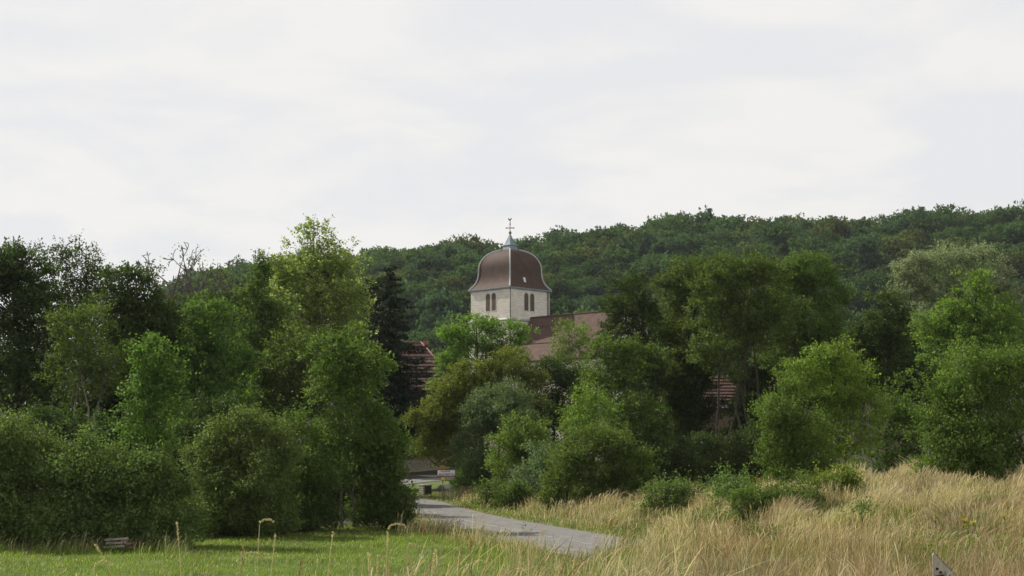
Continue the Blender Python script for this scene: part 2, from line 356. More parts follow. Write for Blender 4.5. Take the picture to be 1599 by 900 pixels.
# ------------------------------------------------------------------ ground
def wob(x, y, s, seed=0):                      # cheap smooth noise in -1..1
    r = np.random.default_rng(900+seed); v = 0
    for k in range(5):
        a = r.uniform(0, 2*math.pi); f = r.uniform(0.6, 1.7)/s; p = r.uniform(0, 6.28)
        v = v + np.sin((x*np.cos(a)+y*np.sin(a))*f*2*math.pi + p + 1.3*np.sin((x*np.sin(a)-y*np.cos(a))*f*3.1+k))
    return v/3.0
def graded(a, b, fine, far, g=1.12):
    out = list(np.arange(a, b+1e-6, fine)); s = fine
    while out[-1] < far: s *= g; out.append(out[-1]+s)
    lo = [a]; s = fine
    return out
xs = graded(0, 42, 0.7, 2600); xs = np.array([-v for v in xs[:0:-1]] + xs)
ys = np.array([-v for v in graded(0, 10, 1.0, 300)[:0:-1]] + graded(0, 125, 0.7, 3200))
GX, GY = np.meshgrid(xs, ys); GZ = np.concatenate([height(GX[i:i+40], GY[i:i+40]) for i in range(0, len(ys), 40)])
nx, ny = len(xs), len(ys); idx = np.arange(nx*ny).reshape(ny, nx)
Fq = np.stack([idx[:-1, :-1], idx[:-1, 1:], idx[1:, 1:], idx[1:, :-1]], -1).reshape(-1, 4)
me = np_mesh('ground', np.stack([GX, GY, GZ], -1).reshape(-1, 3), Fq, True)
RDG = np.concatenate([road_dist(GX[i:i+40], GY[i:i+40]) for i in range(0, len(ys), 40)])
def lerp(a, b, t): return a + (b-a)*t[..., None]
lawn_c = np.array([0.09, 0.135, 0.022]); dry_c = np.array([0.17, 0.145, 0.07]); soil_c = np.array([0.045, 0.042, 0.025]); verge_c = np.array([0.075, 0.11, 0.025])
GC = np.tile(lawn_c, (ny, nx, 1)).astype(float)
dry = np.clip(sstep(3.5, 6, RDG)*(GY < 112)*(GY > 30) + sstep(30, 26, GY)*sstep(1.2, 3.5, GX), 0, 1)
dry = np.clip(dry*(0.75+0.35*wob(GX, GY, 6, 1)), 0, 1); GC = lerp(GC, np.tile(dry_c, (ny, nx, 1)), dry)
GC = lerp(GC, np.tile(verge_c, (ny, nx, 1)), sstep(2.9, 3.2, RDG)*(1-sstep(3.6, 5.2, RDG))*(GY < 118))
GC = lerp(GC, np.tile(np.array([0.16, 0.115, 0.06]), (ny, nx, 1)), (1-sstep(3.0, 3.5, np.abs(RDG)))*(GY < 118)*0.7)
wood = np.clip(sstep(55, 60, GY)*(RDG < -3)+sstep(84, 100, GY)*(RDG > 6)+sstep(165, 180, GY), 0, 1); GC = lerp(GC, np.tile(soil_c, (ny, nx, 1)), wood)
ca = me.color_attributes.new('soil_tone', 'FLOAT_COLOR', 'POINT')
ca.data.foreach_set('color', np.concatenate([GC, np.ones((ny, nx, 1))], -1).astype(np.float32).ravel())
gm = mat('ground', (0.1, 0.1, 0.05), 0.95, bump=0.6, bscale=6)
t = gm.node_tree; at_n = t.nodes.new('ShaderNodeAttribute'); at_n.attribute_name = 'soil_tone'
nz = t.nodes.new('ShaderNodeTexNoise'); nz.inputs['Scale'].default_value = 1.3; nz.inputs['Detail'].default_value = 8; nz.inputs['Roughness'].default_value = 0.7
t.links.new([n for n in t.nodes if n.type == 'TEX_COORD'][0].outputs['Object'], nz.inputs['Vector'])
mrn = t.nodes.new('ShaderNodeMapRange'); mrn.inputs[1].default_value = 0.3; mrn.inputs[2].default_value = 0.7; mrn.inputs[3].default_value = 0.6; mrn.inputs[4].default_value = 1.4; t.links.new(nz.outputs[0], mrn.inputs[0])
hs = t.nodes.new('ShaderNodeHueSaturation'); t.links.new(at_n.outputs['Color'], hs.inputs['Color']); t.links.new(mrn.outputs[0], hs.inputs['Value'])
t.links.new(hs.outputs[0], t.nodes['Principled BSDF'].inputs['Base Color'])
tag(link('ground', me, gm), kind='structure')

# road, with a worn dashed centre line
def ribbon(name, off0, off1, lift, m, s0=None, s1=None, parent=None, nsub=3):
    keep = np.ones(len(RL), bool) if s0 is None else (RS >= s0) & (RS <= s1)
    P, Nn = RL[keep], RN[keep]
    if s0 is not None:
        ss = np.linspace(s0, s1, 4); P = np.c_[np.interp(ss, RS, RL[:, 0]), np.interp(ss, RS, RL[:, 1])]; Nn = np.c_[np.interp(ss, RS, RN[:, 0]), np.interp(ss, RS, RN[:, 1])]
    V = []
    for k in range(nsub+1):
        o = off0+(off1-off0)*k/nsub; q = P+Nn*o
        V.append(np.c_[q, np.full(len(q), 0.0)])
    V = np.stack(V, 1); V[..., 2] = height(V[..., 0], V[..., 1])
    V[..., 2] += lift
    n = len(P); ix = np.arange(n*(nsub+1)).reshape(n, nsub+1)
    Q = np.stack([ix[:-1, :-1], ix[:-1, 1:], ix[1:, 1:], ix[1:, :-1]], -1).reshape(-1, 4)
    return V.reshape(-1, 3), Q
asphalt = mat('asphalt', (0.145, 0.141, 0.134), 0.88, col2=(0.25, 0.242, 0.226), scale=1.6, bump=0.5, bscale=45)
V, Q = ribbon('road', -ROADW, ROADW, 0.04, asphalt); V2 = V.copy()
tag(link('road', np_mesh('road', V, Q), asphalt), kind='structure')
paint = mat('road_paint', (0.24, 0.235, 0.225), 0.8, col2=(0.42, 0.42, 0.40), scale=7)
VV, QQ, b = [], [], 0
s = 20.0
while s < RS[-1]-60:
    v, q = ribbon('x', -0.05, 0.05, 0.046, None, s, s+2.6, nsub=1); VV.append(v); QQ.append(q+b); b += len(v); s += 4.0
tag(link('road_marking', np_mesh('road_marking', np.concatenate(VV), np.concatenate(QQ)), paint), kind='structure')

# ------------------------------------------------------------------ materials of the buildings
def masonry(name, c1, c2, mortar, bw=0.62, bh=0.27, stain=0.2):
    m = bpy.data.materials.new(name); m.use_nodes = True; t = m.node_tree; b = t.nodes['Principled BSDF']; b.inputs['Roughness'].default_value = 0.9
    N, L = t.nodes.new, t.links.new
    tcn = N('ShaderNodeTexCoord'); sp = N('ShaderNodeSeparateXYZ'); L(tcn.outputs['Object'], sp.inputs[0])
    ad = N('ShaderNodeMath'); L(sp.outputs[0], ad.inputs[0]); L(sp.outputs[1], ad.inputs[1]); cb = N('ShaderNodeCombineXYZ'); L(ad.outputs[0], cb.inputs[0]); L(sp.outputs[2], cb.inputs[1])
    br = N('ShaderNodeTexBrick'); L(cb.outputs[0], br.inputs['Vector']); br.inputs['Scale'].default_value = 1.0
    br.inputs['Color1'].default_value = (*c1, 1); br.inputs['Color2'].default_value = (*c2, 1); br.inputs['Mortar'].default_value = (*mortar, 1)
    br.inputs['Brick Width'].default_value = bw; br.inputs['Row Height'].default_value = bh; br.inputs['Mortar Size'].default_value = 0.025; br.inputs['Bias'].default_value = -0.25
    nz = N('ShaderNodeTexNoise'); nz.inputs['Scale'].default_value = 0.9; nz.inputs['Detail'].default_value = 8; nz.inputs['Roughness'].default_value = 0.7; L(tcn.outputs['Object'], nz.inputs['Vector'])
    mr = N('ShaderNodeMapRange'); mr.inputs[1].default_value = 0.3; mr.inputs[2].default_value = 0.7; mr.inputs[3].default_value = 1-stain; mr.inputs[4].default_value = 1+stain*0.6; L(nz.outputs[0], mr.inputs[0])
    hs = N('ShaderNodeHueSaturation'); L(br.outputs['Color'], hs.inputs['Color']); L(mr.outputs[0], hs.inputs['Value']); L(hs.outputs[0], b.inputs['Base Color'])
    bp = N('ShaderNodeBump'); bp.inputs['Strength'].default_value = 0.4; bp.inputs['Distance'].default_value = 0.02; L(br.outputs['Fac'], bp.inputs['Height']); bp.invert = True; L(bp.outputs[0], b.inputs['Normal'])
    return m
LIME = masonry('limestone', (0.72, 0.685, 0.60), (0.62, 0.56, 0.46), (0.56, 0.53, 0.47), bw=0.85, bh=0.38, stain=0.16)
def tiles(name, c1, c2, bw, bh, mortar, axis='xz', rough=0.75):
    m = masonry(name, c1, c2, mortar, bw, bh, 0.28); m.node_tree.nodes['Principled BSDF'].inputs['Roughness'].default_value = rough; m.node_tree.nodes['Principled BSDF'].inputs['Specular IOR Level'].default_value = 0.2; return m
DOME = tiles('dome_tile', (0.115, 0.072, 0.055), (0.088, 0.054, 0.042), 0.2, 0.14, (0.06, 0.038, 0.03), rough=0.7)
NAVE = tiles('nave_tile', (0.150, 0.092, 0.076), (0.120, 0.074, 0.062), 0.22, 0.16, (0.08, 0.05, 0.042), rough=0.85)
ZINC = mat('zinc', (0.195, 0.25, 0.285), 0.6, metal=0.0, noise=0.15, scale=2)
LEADC = mat('lead_flashing', (0.40, 0.40, 0.40), 0.6, metal=0.0, noise=0.15, scale=3)
PIPE = mat('dark_pipe', (0.10, 0.095, 0.09), 0.6, metal=0.3)
LOUV = mat('louvre_wood', (0.12, 0.095, 0.075), 0.85, noise=0.3, scale=5)
GILT = mat('weathered_gilt', (0.22, 0.15, 0.06), 0.5, metal=0.4, noise=0.3, scale=4)
IRON = mat('wrought_iron', (0.10, 0.09, 0.08), 0.6, metal=0.3)
GLASS = mat('window_glass', (0.03, 0.035, 0.04), 0.15, spec=0.6)

# ------------------------------------------------------------------ church
DN = 197.0; HB = 4.05; HD = HB*math.sqrt(2); DC = DN+HD
c = at(796.5, 450, DC); cx, cy = c[0], c[1]; cz = hz(cx, cy)
church = empty('church', (cx, cy, cz), math.radians(45), 'pale limestone church with brown onion-shaped tower dome rising behind the trees', 'church')
zc = lambda py, D=DN: at(795, py, D)[2]-cz        # height above the church's own ground
ZE, ZS = zc(448.0), zc(497.0)                     # eave of the dome, string course
mb = MB(); mb.box((0, 0, (ZE+0.02)/2-1), (2*HB, 2*HB, ZE+2)); mb.box((0, 0, ZS/2-1), (2*HB+0.28, 2*HB+0.28, ZS+2-0.2))
mb.build('tower_wall', LIME, church)
mb = MB()
r_, z_ = HB+0.17, ZS
def sq_rings(mb, prof, smooth=False, cut=0.0):
    vs, fs = [], []
    for h, z in prof: vs += [(-h, -h, z), (h, -h, z), (h, h, z), (-h, h, z)]
    for i in range(len(prof)-1):
        for k in range(4): fs.append((i*4+k, i*4+(k+1) % 4, (i+1)*4+(k+1) % 4, (i+1)*4+k))
    mb.add(vs, fs, smooth)
sq_rings(mb, [(HB+0.14, ZS-0.32), (HB+0.32, ZS-0.24), (HB+0.32, ZS-0.12), (HB+0.003, ZS+0.10)])
mb.build('string_course', LEADC, church)
# dome: ogee on a square plan, with a subdivided face so it shades smoothly up the curve
sil = [(65.0, 450.5), (61.5, 448.6), (57.5, 446), (54.0, 442.5), (51.4, 438), (50.0, 433.5), (49.4, 428), (49.2, 422), (48.7, 417), (46.8, 411.5), (43.4, 406), (39.2, 401.5), (34.0, 397.8), (28.5, 395), (22.0, 392.8), (14.0, 391.2)]
kpm = DC/F
prof = [(w*kpm/math.sqrt(2), zc(y, DC)) for w, y in sil]
d0 = ZE-prof[0][1]+0.05; prof = [(h, z+d0*max(0, 1-i/5)) for i, (h, z) in enumerate(prof)]
def fine(p, n=5):
    p = np.array(p); tt = np.arange(len(p)); q = np.linspace(0, len(p)-1, (len(p)-1)*n+1)
    P = np.c_[np.interp(q, tt, p[:, 0]), np.interp(q, tt, p[:, 1])]
    for _ in range(6): P[1:-1] = 0.25*P[:-2]+0.5*P[1:-1]+0.25*P[2:]
    return P
PF = fine(prof)
mb = MB()
for k in range(4):
    ca_, sa_ = math.cos(k*math.pi/2), math.sin(k*math.pi/2); vs = []; n = len(PF); M = 8
    for h, z in PF:
        for j in range(M+1):
            x, y = h*(2*j/M-1), -h; vs.append((x*ca_-y*sa_, x*sa_+y*ca_, z))
    fs = [(i*(M+1)+j, i*(M+1)+j+1, (i+1)*(M+1)+j+1, (i+1)*(M+1)+j) for i in range(n-1) for j in range(M)]
    mb.add(vs, fs, True)
dome = mb.build('dome', DOME, church)
for sx, sy in ((-1, -1), (1, -1), (1, 1), (-1, 1)):
    mb = MB(); mb.tube([(sx*(h+0.01), sy*(h+0.01), z+0.02) for h, z in PF], 0.13, 6); mb.build('hip_flashing', LEADC, dome)
mb = MB(); e = PF[0][0]; sq_rings(mb, [(e-0.1, ZE-0.16), (e+0.05, ZE-0.14), (e+0.07, ZE+0.04), (e-0.02, ZE+0.07)]); sq_rings(mb, [(HB, ZE-0.14), (e, ZE-0.12)])
mb.build('gutter', ZINC, church)
mb = MB()                                          # small white skylight on the right face of the dome (local -Y)
i0 = int(np.abs(PF[:, 1]-(zc(436.5, DN+2.5))).argmin()); hh, zz_ = PF[i0]; tx = PF[i0+2]-PF[i0-2]; ang = math.atan2(-(tx[0]), tx[1])
mb.box((-0.9+0.35, -hh-0.05, zz_), (0.38, 0.10, 0.75), 0, -ang); mb.build('skylight', mat('skylight_pane', (0.7, 0.72, 0.74), 0.3), dome)
# windows: pairs of round-headed louvred openings on the two faces we see and on the others
def arch_win(u, zb, zt, w, face):
    """face 0 = local -X, 1 = local -Y; u along the face"""
    def pt(a, d, z): return (-HB-d, a, z) if face == 0 else (a, -HB-d, z) if face == 1 else (HB+d, a, z) if face == 2 else (a, HB+d, z)
    arc = [(u + w/2*math.cos(a), zt-w/2 + w/2*math.sin(a)) for a in np.linspace(0, math.pi, 9)]
    out = [(u+w/2, zb)] + arc + [(u-w/2, zb)]
    fr = MB(); n = len(out); big = [(u+(a-u)*1.28, zb-0.10 if abs(z-zb) < 1e-6 else (zt-w/2)+(z-(zt-w/2))*1.28 if z > zt-w/2 else z) for a, z in out]
    vs = [pt(a, 0.03, z) for a, z in out]+[pt(a, 0.03, z) for a, z in big]+[pt(a, 0.0, z) for a, z in big]+[pt(a, 0.004, z) for a, z in out]
    fs = []
    for i in range(n):
        j = (i+1) % n; fs += [(i, j, n+j, n+i), (n+i, n+j, 2*n+j, 2*n+i), (3*n+i, 3*n+j, j, i)]
    fr.add(vs, fs); o = fr.build('window', mat('window_surround', (0.60, 0.57, 0.50), 0.9) if 'window_surround' not in bpy.data.materials else bpy.data.materials['window_surround'], church)
    lv = MB(); lv.add([pt(a, 0.006, z) for a, z in out], [tuple(range(n))])
    z = zb+0.1
    while z < zt-0.12:
        hw = w/2-0.01 if z < zt-w/2 else math.sqrt(max(0.001, (w/2)**2-(z-zt+w/2)**2))-0.01
        lv.add([pt(u-hw, 0.010, z+0.11), pt(u+hw, 0.010, z+0.11), pt(u+hw, 0.05, z), pt(u-hw, 0.05, z)], [(0, 1, 2, 3)]); z += 0.17
    lv.build('louvre', LOUV, o)
zb, zt = zc(486.0, DN+3), zc(458.3, DN+3)
for f in (0, 1, 2, 3):
    s_ = -0.15 if f in (0, 1) else 0.0
    for du in (-0.60, 0.60): arch_win(s_+du, zb, zt, 0.86, f)
# downpipes: at the near corner and at the right corner
mb = MB(); mb.tube([(-HB-0.05, -HB-0.10, ZE-0.15), (-HB-0.05, -HB-0.10, ZS+0.7), (-HB-0.22, -HB-0.30, ZS+0.25), (-HB-0.22, -HB-0.32, ZS-3), (-HB-0.22, -HB-0.32, 0)], 0.08, 6); mb.build('downpipe', PIPE, church)
mb = MB(); mb.tube([(HB-0.35, -HB-0.10, ZE-0.15), (HB-0.35, -HB-0.10, ZS+0.6), (HB-0.05, -HB-0.25, ZS+0.15)], 0.09, 6); mb.build('downpipe', PIPE, church)
mb = MB(); mb.tube([(HB+0.03, -HB+0.05, ZE-0.15), (HB+0.03, -HB+0.05, ZS)], 0.10, 6); mb.build('corner_stone', LEADC, church)
# zinc lantern, ball, cross with weathercock
q = lambda px: px*kpm/math.sqrt(2)
mb = MB(); sq_rings(mb, [(q(13.5), zc(392.6, DC)), (q(12.8), zc(391.2, DC)), (q(10.6), zc(385.2, DC)), (q(11.8), zc(384.6, DC)), (q(11.9), zc(383.4, DC)), (q(9.0), zc(381.5, DC)), (q(6.0), zc(376.0, DC)), (q(3.0), zc(370, DC)), (q(0.9), zc(365.5, DC))]); mb.build('lantern_roof', ZINC, church)
zb_ = zc(363.6, DC); wv = empty('weathervane', (0, 0, zb_)); wv.parent = church
mb = MB(); mb.lathe([(0.02, -0.24)]+[(0.23*math.sin(a), -0.23*math.cos(a)) for a in np.linspace(0.2, math.pi-0.1, 9)], 12); mb.build('ball', GILT, wv)
zt_ = zc(344.5, DC)-zb_; za_ = zc(356.4, DC)-zb_
mb = MB(); mb.tube([(0, 0, 0.15), (0, 0, zt_)], 0.06, 6)
dd = math.sqrt(0.5); ax = Vector((dd, -dd, 0))
mb.tube([ax*-0.66+Vector((0, 0, za_)), ax*0.66+Vector((0, 0, za_))], 0.05, 6)
for s_ in (-1, 1):
    mb.box(ax*0.55*s_+Vector((0, 0, za_)), (0.16, 0.16, 0.16), 0.78); mb.tube([ax*0.12*s_+Vector((0, 0, za_)), ax*0.3*s_+Vector((0, 0, za_+0.12)), ax*0.42*s_+Vector((0, 0, za_))], 0.03, 4)
mb.lathe([(0.05, za_+0.42), (0.11, za_+0.5), (0.05, za_+0.58)], 8); mb.lathe([(0.05, zt_-0.62), (0.12, zt_-0.52), (0.05, zt_-0.42)], 8); mb.build('cross', IRON, wv)
mb = MB()                                          # the cock
outl = [(-0.30, 0.28), (-0.25, 0.10), (-0.10, -0.02), (0.05, -0.03), (0.15, 0.06), (0.18, 0.22), (0.28, 0.26), (0.22, 0.34), (0.13, 0.36), (0.08, 0.24), (-0.05, 0.16), (-0.14, 0.22), (-0.18, 0.36)]
vs = [ax*a+Vector((-0.025*dd, -0.025*dd, zt_+z)) for a, z in outl]+[ax*a+Vector((0.025*dd, 0.025*dd, zt_+z)) for a, z in outl]; n = len(outl)
mb.add(vs, [tuple(range(n)), tuple(range(n, 2*n))[::-1]]+[(i, (i+1) % n, n+(i+1) % n, n+i) for i in range(n)]); mb.build('weathercock', IRON, wv)
# nave, running out of the tower's right face (local -Y), ridge over x=0
ZR = zc(497.5, DC-HB*dd); LN = 19.0; XE, ZV = -3.75, ZR-4.05
y0, y1 = -HB-0.02, -HB-LN
mb = MB()
def slab(mb, x0, z0, x1, z1, ya, yb, th=0.18):
    nrm = Vector((z1-z0, 0, -(x1-x0))).normalized(); nrm = nrm if nrm.z < 0 else -nrm
    a = [Vector((x0, ya, z0)), Vector((x1, ya, z1)), Vector((x1, yb, z1)), Vector((x0, yb, z0))]; b = [p+nrm*th for p in a]
    mb.add(a+b, [(0, 1, 2, 3), (7, 6, 5, 4), (0, 4, 5, 1), (1, 5, 6, 2), (2, 6, 7, 3), (3, 7, 4, 0)])
slab(mb, 0, ZR, XE, ZV, y0, y1); slab(mb, 0.02, ZR-0.01, -XE, ZV, y0, y1)
nave = mb.build('nave_roof', NAVE, church)
mb = MB(); yy = y0-0.1
while yy > y1: mb.tube([(0, yy, ZR+0.03), (0, yy-0.36, ZR+0.06)], [0.13, 0.16], 6); yy -= 0.42
mb.build('ridge_tile', NAVE, nave)
mb = MB()
for yk, xk in ((-8, -1.5), (-10.5, -1.5), (-13, -1.5), (-19, -1.6)):
    mb = MB(); mb.box((xk, yk, ZR+(ZV-ZR)*xk/XE+0.06), (0.22, 0.22, 0.2)); mb.build('roof_vent', PIPE, nave)
mb = MB(); slab(mb, XE-0.05, ZV-0.12, -8.2, ZV-2.75, y0+0.02, y1+0.05); slab(mb, -XE+0.05, ZV-0.12, 8.2, ZV-2.75, y0, y1+0.05); mb.build('aisle_roof', NAVE, church)
mb = MB(); mb.box((0, (y0+y1)/2, (ZV-2.9)/2-1), (15.4, LN-0.5, ZV-2.9+2)); mb.box((0, (y0+y1)/2, ZV-2), (7.3, LN-0.4, 3.6))
mb.add([(-3.6, y1+0.2, ZV-0.3), (3.6, y1+0.2, ZV-0.3), (0, y1+0.2, ZR-0.3), (-3.6, y1+0.5, ZV-0.3), (3.6, y1+0.5, ZV-0.3), (0, y1+0.5, ZR-0.3)], [(0, 1, 2), (5, 4, 3), (0, 3, 4, 1), (1, 4, 5, 2), (2, 5, 3, 0)])
mb.build('nave_wall', LIME, church)
mb = MB(); slab(mb, 0.06, ZR+0.30, XE-0.1, ZV+0.2, y1+0.02, y1-0.38, 0.3); slab(mb, -0.06, ZR+0.295, -XE+0.1, ZV+0.2, y1+0.02, y1-0.38, 0.3); mb.box((0, y1-0.18, ZR+0.75), (0.18, 0.16, 0.95)); mb.box((0, y1-0.18, ZR+0.9), (0.55, 0.14, 0.18)); mb.build('gable_coping', LEADC, church)

# ------------------------------------------------------------------ houses
RTILE = mat('red_tile', (0.088, 0.046, 0.040), 0.8, noise=0.35, scale=2.2, bump=0.3, bscale=9)
PTILE = mat('faded_tile', (0.235, 0.135, 0.115), 0.8, noise=0.3, scale=2.2, bump=0.3, bscale=9)
RENDER = mat('tan_render', (0.28, 0.215, 0.145), 0.9, noise=0.15, scale=1.2, bump=0.2)
BRICK = mat('terracotta', (0.30, 0.12, 0.07), 0.85, noise=0.25, scale=5)
SHUT = mat('grey_shutter', (0.13, 0.13, 0.13), 0.7)
def courses(mb, a, b, dn, n, th=0.09, ins_a=0, ins_b=0):
    """rows of tiles from the top edge a-b downwards along dn: each row a slab that laps over the next"""
    a, b, dn = Vector(a), Vector(b), Vector(dn); st = dn/n; nr = (b-a).cross(dn).normalized(); nr = nr if nr.z > 0 else -nr
    e = (b-a).normalized()
    for i in range(n):
        p, q_ = a+st*i-e*(ins_a*i), b+st*i+e*(ins_b*i); p2, q2 = p+st*1.06-e*ins_a, q_+st*1.06+e*ins_b
        lo = [p, q_, q2, p2]; up = [p+nr*0.012, q_+nr*0.012, q2+nr*th, p2+nr*th]
        mb.add(lo+up, [(4, 5, 6, 7), (3, 2, 1, 0), (0, 1, 5, 4), (1, 2, 6, 5), (2, 3, 7, 6), (3, 0, 4, 7)])
# the long low roof and, behind it, a hipped house with a chimney (left of the middle, behind the conifer)
D1 = 182.0; p = at(640, 562, D1); h1 = empty('village_house', (p[0], D1, hz(p[0], D1)), math.radians(-2), 'low house with a long ribbed red tile roof behind the dark conifer', 'house')
zr = p[2]-h1.location.z; wd, rn = 12.6, 7.2
mb = MB(); courses(mb, (-wd/2, 0, zr), (wd/2-1.1, 0, zr), (0, -rn*0.78, -rn*0.78), 12, 0.17); courses(mb, (-wd/2, 0.01, zr), (wd/2-1.1, 0.01, zr), (0, rn*0.78, -rn*0.78), 8); mb.tube([(-wd/2, 0, zr+0.03), (wd/2-1.1, 0, zr+0.03)], 0.11, 6); mb.build('roof', RTILE, h1)
ze = zr-rn*0.78; mb = MB(); mb.box((-0.55, 0, ze/2-0.5), (wd-1.4, rn*1.4, ze+1)); mb.add([(-wd/2+0.2, -rn*0.7, ze), (-wd/2+0.2, rn*0.7, ze), (-wd/2+0.2, 0, zr-0.15), (wd/2-1.3, -rn*0.7, ze), (wd/2-1.3, rn*0.7, ze), (wd/2-1.3, 0, zr-0.15)], [(0, 1, 2), (5, 4, 3), (0, 2, 5, 3), (1, 4, 5, 2)]); mb.build('wall', RENDER, h1)
for xw in (-2.5, 1.5):
    mb = MB(); mb.box((xw, -rn*0.7-0.02, ze-1.3), (1.0, 0.08, 1.4)); w_ = mb.build('window', SHUT, h1)
    mb = MB(); mb.box((xw, -rn*0.7-0.06, ze-1.3), (0.8, 0.03, 1.2)); mb.build('pane', GLASS, w_)
D2 = 198.0; p = at(657, 535, D2); p2 = at(620, 535, D2); h2 = empty('hipped_house', (p[0]-4, D2, hz(p[0]-4, D2)), 0, 'taller house with a hipped red roof and terracotta chimney, half behind the conifer', 'house')
zr = p[2]-h2.location.z; e2 = at(672, 547, D2-2)
rf = MB(); zl = zr-4.8; A, B = Vector((-3.2, 0, zr)), Vector((4.0, 0, zr))
ea, eb, ec, ed = Vector((-7.6, -4.6, zl)), Vector((8.3, -4.6, zl)), Vector((8.3, 4.6, zl)), Vector((-7.6, 4.6, zl))
n = 9
for i in range(n):
    t0, t1 = i/n, (i+1.08)/n
    for (P0, P1, E0, E1) in ((A, B, ea, eb), (B, B, eb, ec), (B, A, ec, ed), (A, A, ed, ea)):
        a0, a1, b1, b0 = P0.lerp(E0, t0), P1.lerp(E1, t0), P1.lerp(E1, t1), P0.lerp(E0, t1)
        nr = (b1-b0).cross(P0-E0).normalized(); nr = nr if nr.z > 0 else -nr
        rf.add([a0+nr*0.01, a1+nr*0.01, b1+nr*0.1, b0+nr*0.1, b1-nr*0.02, b0-nr*0.02], [(0, 1, 2, 3), (3, 2, 4, 5)])
r2 = rf.build('roof', RTILE, h2)
mb = MB()
for E in (ea, eb, ec, ed): mb.tube([(A if E.x < 0 else B)+Vector((0, 0, 0.08)), E+Vector((0, 0, 0.1))], 0.13, 6)
mb.tube([A+Vector((0, 0, 0.08)), B+Vector((0, 0, 0.08))], 0.13, 6); mb.build('ridge_tile', PTILE, r2)
pc = at(665, 540, D2+1.5); lx, ly, lz = pc[0]-h2.location.x, 1.5, pc[2]-h2.location.z
mb = MB(); mb.box((lx, ly, lz-1.0), (0.75, 0.6, 2.2)); mb.box((lx, ly, lz+0.12), (0.86, 0.7, 0.12)); ch = mb.build('chimney', mat('chimney_brick', (0.13, 0.085, 0.07), 0.9, noise=0.3, scale=6), r2)
for dx_ in (-0.2, 0.2):
    mb = MB(); mb.lathe([(0.15, 0.18), (0.17, 0.3), (0.13, 0.62), (0.16, 0.7), (0.10, 0.7)], 10, (lx+dx_, ly, lz)); mb.build('chimney_pot', BRICK, ch)
mb = MB(); mb.box((0.35, 0, zl/2-0.5), (15, 8.4, zl+1)); mb.build('wall', RENDER, h2)
for xw in (-4, 0, 4):
    mb = MB(); mb.box((xw, -4.24, zl-1.4), (1.0, 0.08, 1.5)); w_ = mb.build('window', SHUT, h2); mb = MB(); mb.box((xw, -4.29, zl-1.4), (0.8, 0.03, 1.3)); mb.build('pane', GLASS, w_)
# the house seen between the trunks on the right
D3 = 122.0; p = at(1122, 587, D3); h3 = empty('tan_house', (p[0], D3, hz(p[0], D3)), math.radians(3), 'tan rendered house with red tile roof glimpsed between dark trunks on the right', 'house')
zr = p[2]-h3.location.z; ze = at(1122, 637, D3-3)[2]-h3.location.z
mb = MB(); run = 4.0; courses(mb, (-5.5, 0, zr), (5.5, 0, zr), (0, -run, ze-zr), 10, 0.10); courses(mb, (-5.5, 0.01, zr), (5.5, 0.01, zr), (0, run, ze-zr), 8); mb.build('roof', RTILE, h3)
mb = MB(); mb.box((0, 0, ze/2-0.5), (10.6, 7.2, ze+1)); mb.add([(sx*5.3, sy*3.6, ze) for sx in (-1, 1) for sy in (-1, 1)]+[(-5.3, 0, zr-0.12), (5.3, 0, zr-0.12)], [(0, 1, 4), (2, 5, 3), (0, 4, 5, 2), (1, 3, 5, 4)]); mb.build('wall', RENDER, h3)
mb = MB(); mb.tube([(-5.5, -run-0.1, ze-0.05), (5.5, -run-0.1, ze-0.05)], 0.08, 6); mb.build('gutter', ZINC, h3)
for xw in (-3.5, 0.75, 3.8):
    for zw in (ze-2.4, ze-5.2):
        if zw < 0.7: continue
        mb = MB(); mb.box((xw, -3.62, zw), (1.05, 0.10, 1.35)); w_ = mb.build('window', SHUT, h3); mb = MB(); mb.box((xw, -3.68, zw), (0.8, 0.03, 1.15)); mb.build('pane', GLASS, w_)
# low boundary wall beyond the bend
a_, b_ = at(600, 742, 156), at(700, 738, 172); za2 = hz(a_[0], 156)
ROUGH = masonry('rubble', (0.40, 0.35, 0.26), (0.32, 0.28, 0.21), (0.28, 0.25, 0.19), 0.45, 0.22)
gw = empty('garden_wall', ((a_[0]+b_[0])/2, 164, hz((a_[0]+b_[0])/2, 164)), math.atan2(16, b_[0]-a_[0]), 'low pale stone wall along the far bend of the road', 'wall')
ln = math.hypot(16, b_[0]-a_[0]); mb = MB(); mb.box((0, 0, 0.45), (ln, 0.4, 1.3)); mb.build('wall', ROUGH, gw); mb = MB(); mb.box((0, 0, 1.16), (ln+0.1, 0.5, 0.12)); mb.build('coping', LEADC, gw)

# ------------------------------------------------------------------ village sign
WHITE = mat('white_sign', (0.72, 0.73, 0.74), 0.45); RED = mat('sign_red', (0.30, 0.035, 0.05), 0.5); BLACK = mat('black_letter', (0.012, 0.012, 0.014), 0.6)
ORANGE = mat('road_number_yellow', (0.60, 0.25, 0.03), 0.5); YEL = mat('yellow_plate', (0.58, 0.62, 0.06), 0.5); GALV = mat('galvanised_steel', (0.36, 0.36, 0.35), 0.5, metal=0.5, noise=0.15, scale=5)
gp = gnd(691, 777.5, 0.12); DS = gp[1]; kx = DS/F
sg = empty('village_sign', (gp[0], DS, hz(gp[0], DS)), math.radians(4), 'white village name sign with red border on a post beside the road', 'sign'); zs = lambda y: at(691, y, DS)[2]-sg.location.z; xs_ = lambda x: (x-691)*kx
def rrect(w, h, r, n=4):
    out = []
    for sx, sy, a0 in ((1, 1, 0), (-1, 1, 90), (-1, -1, 180), (1, -1, 270)):
        for i in range(n+1):
            a = math.radians(a0+90*i/n); out.append((sx*(w/2-r)+r*math.cos(a), sy*(h/2-r)+r*math.sin(a)))
    return out
